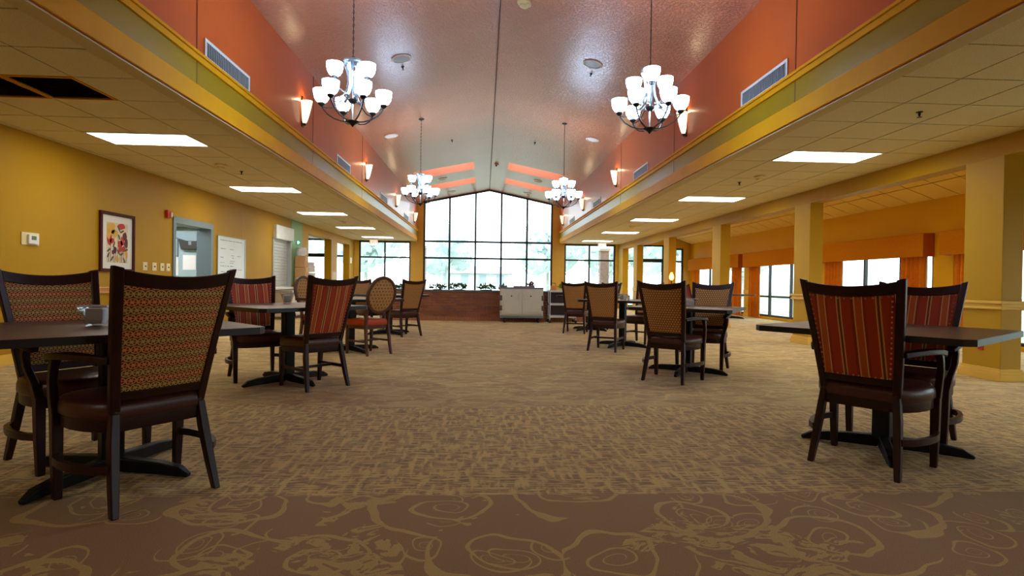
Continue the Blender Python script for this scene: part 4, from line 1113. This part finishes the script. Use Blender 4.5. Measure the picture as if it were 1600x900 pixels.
CHAIRS = [  # kind, rear-foot midpoint, facing (deg), label
    ('star', -1.425, 2.573, 145, 'star-patterned armchair nearest on the left, its back towards the camera'),
    ('star', -2.53, 3.377, -29, 'star-patterned armchair facing camera behind the nearest left table'),
    ('stripe_arm', 2.06, 2.955, 36, 'rust striped armchair with nailheads nearest on the right, back towards the camera'),
    ('stripe_arm', 3.06, 3.73, 216, 'rust striped armchair facing camera behind the nearest right table'),
    ('stripe', -1.455, 5.258, 139, 'rust striped armless chair, back to camera, at second left table'),
    ('stripe_arm', -2.496, 6.053, -53, 'rust striped armchair facing camera at the second left table'),
    ('gold_arm', 1.875, 5.66, 49, 'diamond-fabric armchair, back to camera, at second right table'),
    ('gold_arm', 2.87, 6.82, 231, 'diamond-fabric armchair facing camera at the second right table'),
    ('oval', -1.435, 7.68, 138, 'oval-back chair with orange seat and dotted tan back, third left table'),
    ('oval', -2.68, 8.5, -20, 'oval-back chair mostly hidden behind the striped armless chair'),
    ('gold', 1.79, 8.255, 60, 'diamond-fabric armless chair, back to camera, at third right table'),
    ('gold', 2.95, 9.75, 225, 'diamond-fabric chair facing camera across the third right table'),
    ('gold', -1.335, 10.31, 133, 'diamond-fabric armless chair, back to camera, at fourth left table'),
    ('gold', -2.48, 11.3, -45, 'diamond-fabric chair facing camera at the fourth left table'),
    ('gold', 1.85, 11.2, 72, 'diamond-fabric armless chair, back to camera, at fourth right table by carts'),
    ('gold', 2.95, 12.75, 228, 'diamond-fabric chair facing camera at the fourth right table'),
    ('burgundy', 6.45, 17.1, 0, 'burgundy dining chair at the table by the alcove windows')]
protos = {}
for kind, x, y, a, lab in CHAIRS:
    if kind in protos: o = copy_tree(protos[kind])
    else: o = protos[kind] = KINDS[kind]()
    o.location = (x, y, 0); o.rotation_euler = (0, 0, R(a-90)); tag(o, lab, 'chair', G)

# things on the tables
def votive(x, y, lab, rz=0, cand=None):
    o = tag(empty('votive_holder', (x, y, TT+.0008), rz), lab, 'votive holder', 'glass votive holders'); m = MB()
    def sq(h, z): return [(-h, -h, z), (h, -h, z), (h, h, z), (-h, h, z)]
    m.rings([sq(.036, 0), sq(.066, .105), sq(.061, .105), sq(.032, .012)], cap=True); m.build('glass_cup', clear_glass, o)
    m = MB(); m.rings([sq(.067, .1), sq(.068, .106), sq(.060, .106), sq(.0605, .1)], closed=True); m.build('rim', plain('bright_glass_rim', (226, 232, 234), .1, var=0) if 'bright_glass_rim' not in MATS else MATS['bright_glass_rim'], o)
    if cand:
        c = tag(empty('candle', (x, y, TT+.0125), rz), cand, 'candle', 'votive candles')
        MB().lathe([(.036, 0), (.038, .004), (.038, .07), (.034, .076), (.01, .073)], 20).build('body', wax, c, smooth=True) if False else MB().rings([sq(.0305, 0), sq(.0375, .02), sq(.0385, .075), sq(.034, .08)]).build('body', wax, c, bevel=.003)
        MB().tube([(0, 0, .078), (.002, 0, .092)], .0012, 5).build('wick', rubber, c)
votive(-2.0, 2.95, 'flared square glass votive on the nearest left table', .25, 'white block candle in the votive on nearest left table')
votive(-2.12, 6.05, 'flared square glass votive on second left table', .4, 'white block candle in the votive on second left table')
votive(2.2, 8.6, 'flared square glass votive on third right table', .6, 'white block candle in the votive on third right table')
votive(2.3, 6.05, 'flared square glass votive on second right table', .3, 'white block candle in the votive on second right table')
votive(2.2, 11.9, 'flared square glass votive on fourth right table by carts', .3, 'white block candle in the votive on fourth right table')
def shaker(x, y, lab, mat):
    o = tag(empty('shaker', (x, y, TT+.0008)), lab, 'shaker', 'table shakers')
    MB().lathe([(.018, 0), (.02, .01), (.016, .05), (.017, .06)], 12).build('body', mat, o, smooth=True); MB().lathe([(.018, .06), (.018, .075), (.006, .082)], 12).build('cap', nickel, o, smooth=True)
shaker(2.2, 6.1, 'small dark shaker beside the votive on second right table', iron)
shaker(2.32, 8.7, 'small pale shaker beside the votive on third right table', white_plastic)
# amber lamp glow by the arcade
o = tag(empty('amber_lamp', (XC-.001, 17.05, 1.24)), 'glowing amber wall lamp on the fourth right column beyond the dining chairs', 'lamp')
o.location = (5.6, 16.2, 0)
MB().lathe([(.14, 0), (.14, .02), (.02, .04), (.014, .1), (.014, 1.16), (.05, 1.18)], 14).build('stand', iron, o, smooth=True)
MB().lathe([(.03, 1.18), (.065, 1.23), (.06, 1.31), (.02, 1.4)], 12).build('bulb', MATS['amber_lamp_lit'], o, smooth=True)
o['label'] = 'slim dark floor lamp with glowing amber bulb beyond the right dining chairs'

# ================================================================== ALCOVE CURTAINS AND VALANCES
def curtain(y0, y1, lab, z1=2.0):
    m = MB(); n = 36; F = []; B = []; x0 = XW-.1
    for i in range(n+1):
        t = i/n; yy = y0+(y1-y0)*t; d = .035*math.sin(t*2*PI*5)+.01*math.sin(t*2*PI*11)
        for z, k in ((.02, 1.25), (.7, 1.0), (1.4, .9), (z1, .7)): F.append((x0+d*k, yy, z)); B.append((x0+d*k+.006, yy, z))
    k = 4; fs = []; o_ = len(F)
    for i in range(n):
        for j in range(3):
            a = i*k+j; fs += [(a, a+k, a+k+1, a+1), (o_+a, o_+a+1, o_+a+k+1, o_+a+k)]
    m.add(F+B, fs); o = tag(empty('curtain', (0, 0, 0)), lab, 'curtain', 'rust alcove curtains')
    m.build('panel', curtain_cloth, o, smooth=True)
    m = MB().box(XW-.07, XW-.065, y0-.03 if y0 < y1 else y0, y0+.04, .05, z1); m.build('lining', sheer_white, o)
    MB().tube([(XW-.1, y0, z1), (XW-.1, y1, z1)], .012, 8).build('rod', iron, o)
def valance(y0, y1, lab):
    o = tag(empty('valance', (XW-.24, (y0+y1)/2, 1.89)), lab, 'valance', 'rust cornice valances'); h, a = .232, (y1-y0)/2
    MB().box(-.012, .012, -a, a, -h, h).build('front_board', valance_cloth, o, bevel=.008)
    for s in (-1, 1): MB().box(.012, .235, s*a-.012*(s > 0)-.0*(s < 0), s*a+.012*(s < 0), -h, h).build('return_board', plain('dark_rust_cloth', (168, 74, 26), .75) if 'dark_rust_cloth' not in MATS else MATS['dark_rust_cloth'], o)
    MB().box(.012, .235, -a+.012, a-.012, h-.02, h).build('dust_board', valance_cloth, o)
names = ['nearest', 'second', 'third', 'farthest']
for k, (a, b) in enumerate([(6.55, 10.06), (10.45, 13.98), (14.4, 18.05), (18.38, 23.0)]):
    valance(a, b, 'rust padded window valance, %s along the right alcove wall' % names[k])
    ext = .62
    curtain(a+.12, a+.12+ext, 'rust pleated curtain at near end of the %s alcove window' % names[k])
    curtain(b-.2-ext, b-.2, 'rust pleated curtain at far end of the %s alcove window' % names[k])

# ================================================================== OUTSIDE
struct('ground', MB().box(-70, 70, YE+.2, 110, -.3, -.12), lawn)
struct('ground_side', MB().box(XW+.25, 70, -20, YE+.2, -.3, -.12), lawn)
struct('path', MB().box(-14, 14, YE+.2, YE+3.2, -.12, -.08), concrete)
for k, (x, y, lab) in enumerate(((-6.0, 25.6, 'grey brick porch column outside the left end window'), (-2.95, 26.0, 'grey brick porch column outside the left edge of gable window'), (3.55, 26.0, 'grey brick porch column outside the right edge of gable window'), (5.6, 25.6, 'grey brick porch column outside the right end window'))):
    o = tag(empty('porch_column', (x, y, -.12)), lab, 'porch column', 'brick porch columns')
    MB().box(-.2, .2, -.2, .2, 0, 2.7).build('shaft', ext_brick, o); MB().box(-.25, .25, -.25, .25, 2.7, 2.82).build('cap', concrete, o); MB().box(-.24, .24, -.24, .24, 0, .14).build('plinth', concrete, o)
def tree(x, y, h, r, seed, lab, n=900, cat='tree', nm='shade_tree'):
    o = tag(empty(nm, (x, y, -.12)), lab, cat, 'trees outside'); rr = random.Random(seed)
    m = MB()
    for b in range(7):
        cx, cy, cz = rr.uniform(-.5, .5)*r, rr.uniform(-.5, .5)*r, h*rr.uniform(.45, .85); br = r*rr.uniform(.4, .65)
        for _ in range(n//7):
            d = Vector((rr.gauss(0, 1), rr.gauss(0, 1), rr.gauss(0, .8))).normalized(); c = Vector((cx, cy, cz))+d*br*rr.uniform(.7, 1)
            e = d.cross(Vector((rr.gauss(0, 1), rr.gauss(0, 1), rr.gauss(0, 1)))).normalized(); g = d.cross(e)
            s = .22*r/2; m.add([c-e*s-g*s*.5, c+e*s-g*s*.5, c+e*s+g*s*.5, c-e*s+g*s*.5], [(0, 1, 2, 3)])
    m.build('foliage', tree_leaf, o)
    MB().lathe([(.16, 0), (.12, h*.3), (.08, h*.6)], 10).build('trunk', bark, o, smooth=True)
for k, (x, y, h, r) in enumerate(((-15, 44, 7.5, 3.6), (-8.5, 40, 6.5, 3.2), (-3.2, 47, 6.0, 2.6), (5.2, 45, 6.5, 3.0), (9.5, 41, 7, 3.4), (16, 46, 8, 3.8), (-22, 52, 8, 4), (24, 50, 9, 4.2))):
    tree(x, y, h, r, 100+k, 'hazy green shade tree outside end windows, number %s counting from the left' % ['two', 'three', 'four', 'five', 'six', 'seven', 'one', 'eight'][k])
def hedge(x, y, rx, ry, h, seed, lab):
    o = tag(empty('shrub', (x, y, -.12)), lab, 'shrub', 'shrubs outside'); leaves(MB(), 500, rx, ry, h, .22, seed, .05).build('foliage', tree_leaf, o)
    MB().lathe([(.05, 0), (.03, h*.6)], 8).build('stem', bark, o)
for k, (x, y, rx) in enumerate(((-7.5, 29.5, 1.2), (-4.6, 30.5, 1.3), (-1.2, 31, 1.2), (2.1, 31, 1.3), (5.2, 30.5, 1.2), (8.2, 30, 1.3))):
    hedge(x, y, rx, .7, .95, 60+k, 'low green shrub outside the end glazing, %s from the left' % ['first', 'second', 'third', 'fourth', 'fifth', 'sixth'][k])
for k, (x, y) in enumerate(((13.5, 8.0), (13.8, 12.5), (14.2, 17.5), (14.5, 22))):
    hedge(x, y, .9, 1.6, 1.2, 80+k, 'low green shrub outside the right alcove windows, %s from the near end' % ['first', 'second', 'third', 'fourth'][k])
def house(x, y, w, d, h, rz, lab, rot=0):
    o = tag(empty('house', (x, y, -.12), rot), lab, 'house'); MB().box(-w/2, w/2, 0, d, 0, h).build('wall', ext_wall, o)
    MB().prism([(-.6, h), (d/2, h+rz), (d+.6, h)], -w/2-.6, w/2+.6, 'x').build('roof', ext_roof, o)
    for i in range(4):
        xx = -w/2+w*(i+.5)/4
        f = MB().box(xx-.5, xx+.5, -.06, 0, .9, 2.1).build('window', white_paint, o); MB().box(xx-.42, xx+.42, -.07, -.06, .98, 2.02).build('pane', ext_roof, f)
house(-1.2, 62, 8, 8, 2.2, .9, 'distant low house with blue-grey roof seen through the gable window')
house(34, 18, 16, 9, 2.7, 1.6, 'pale house with grey roof outside the right alcove windows', -PI/2)
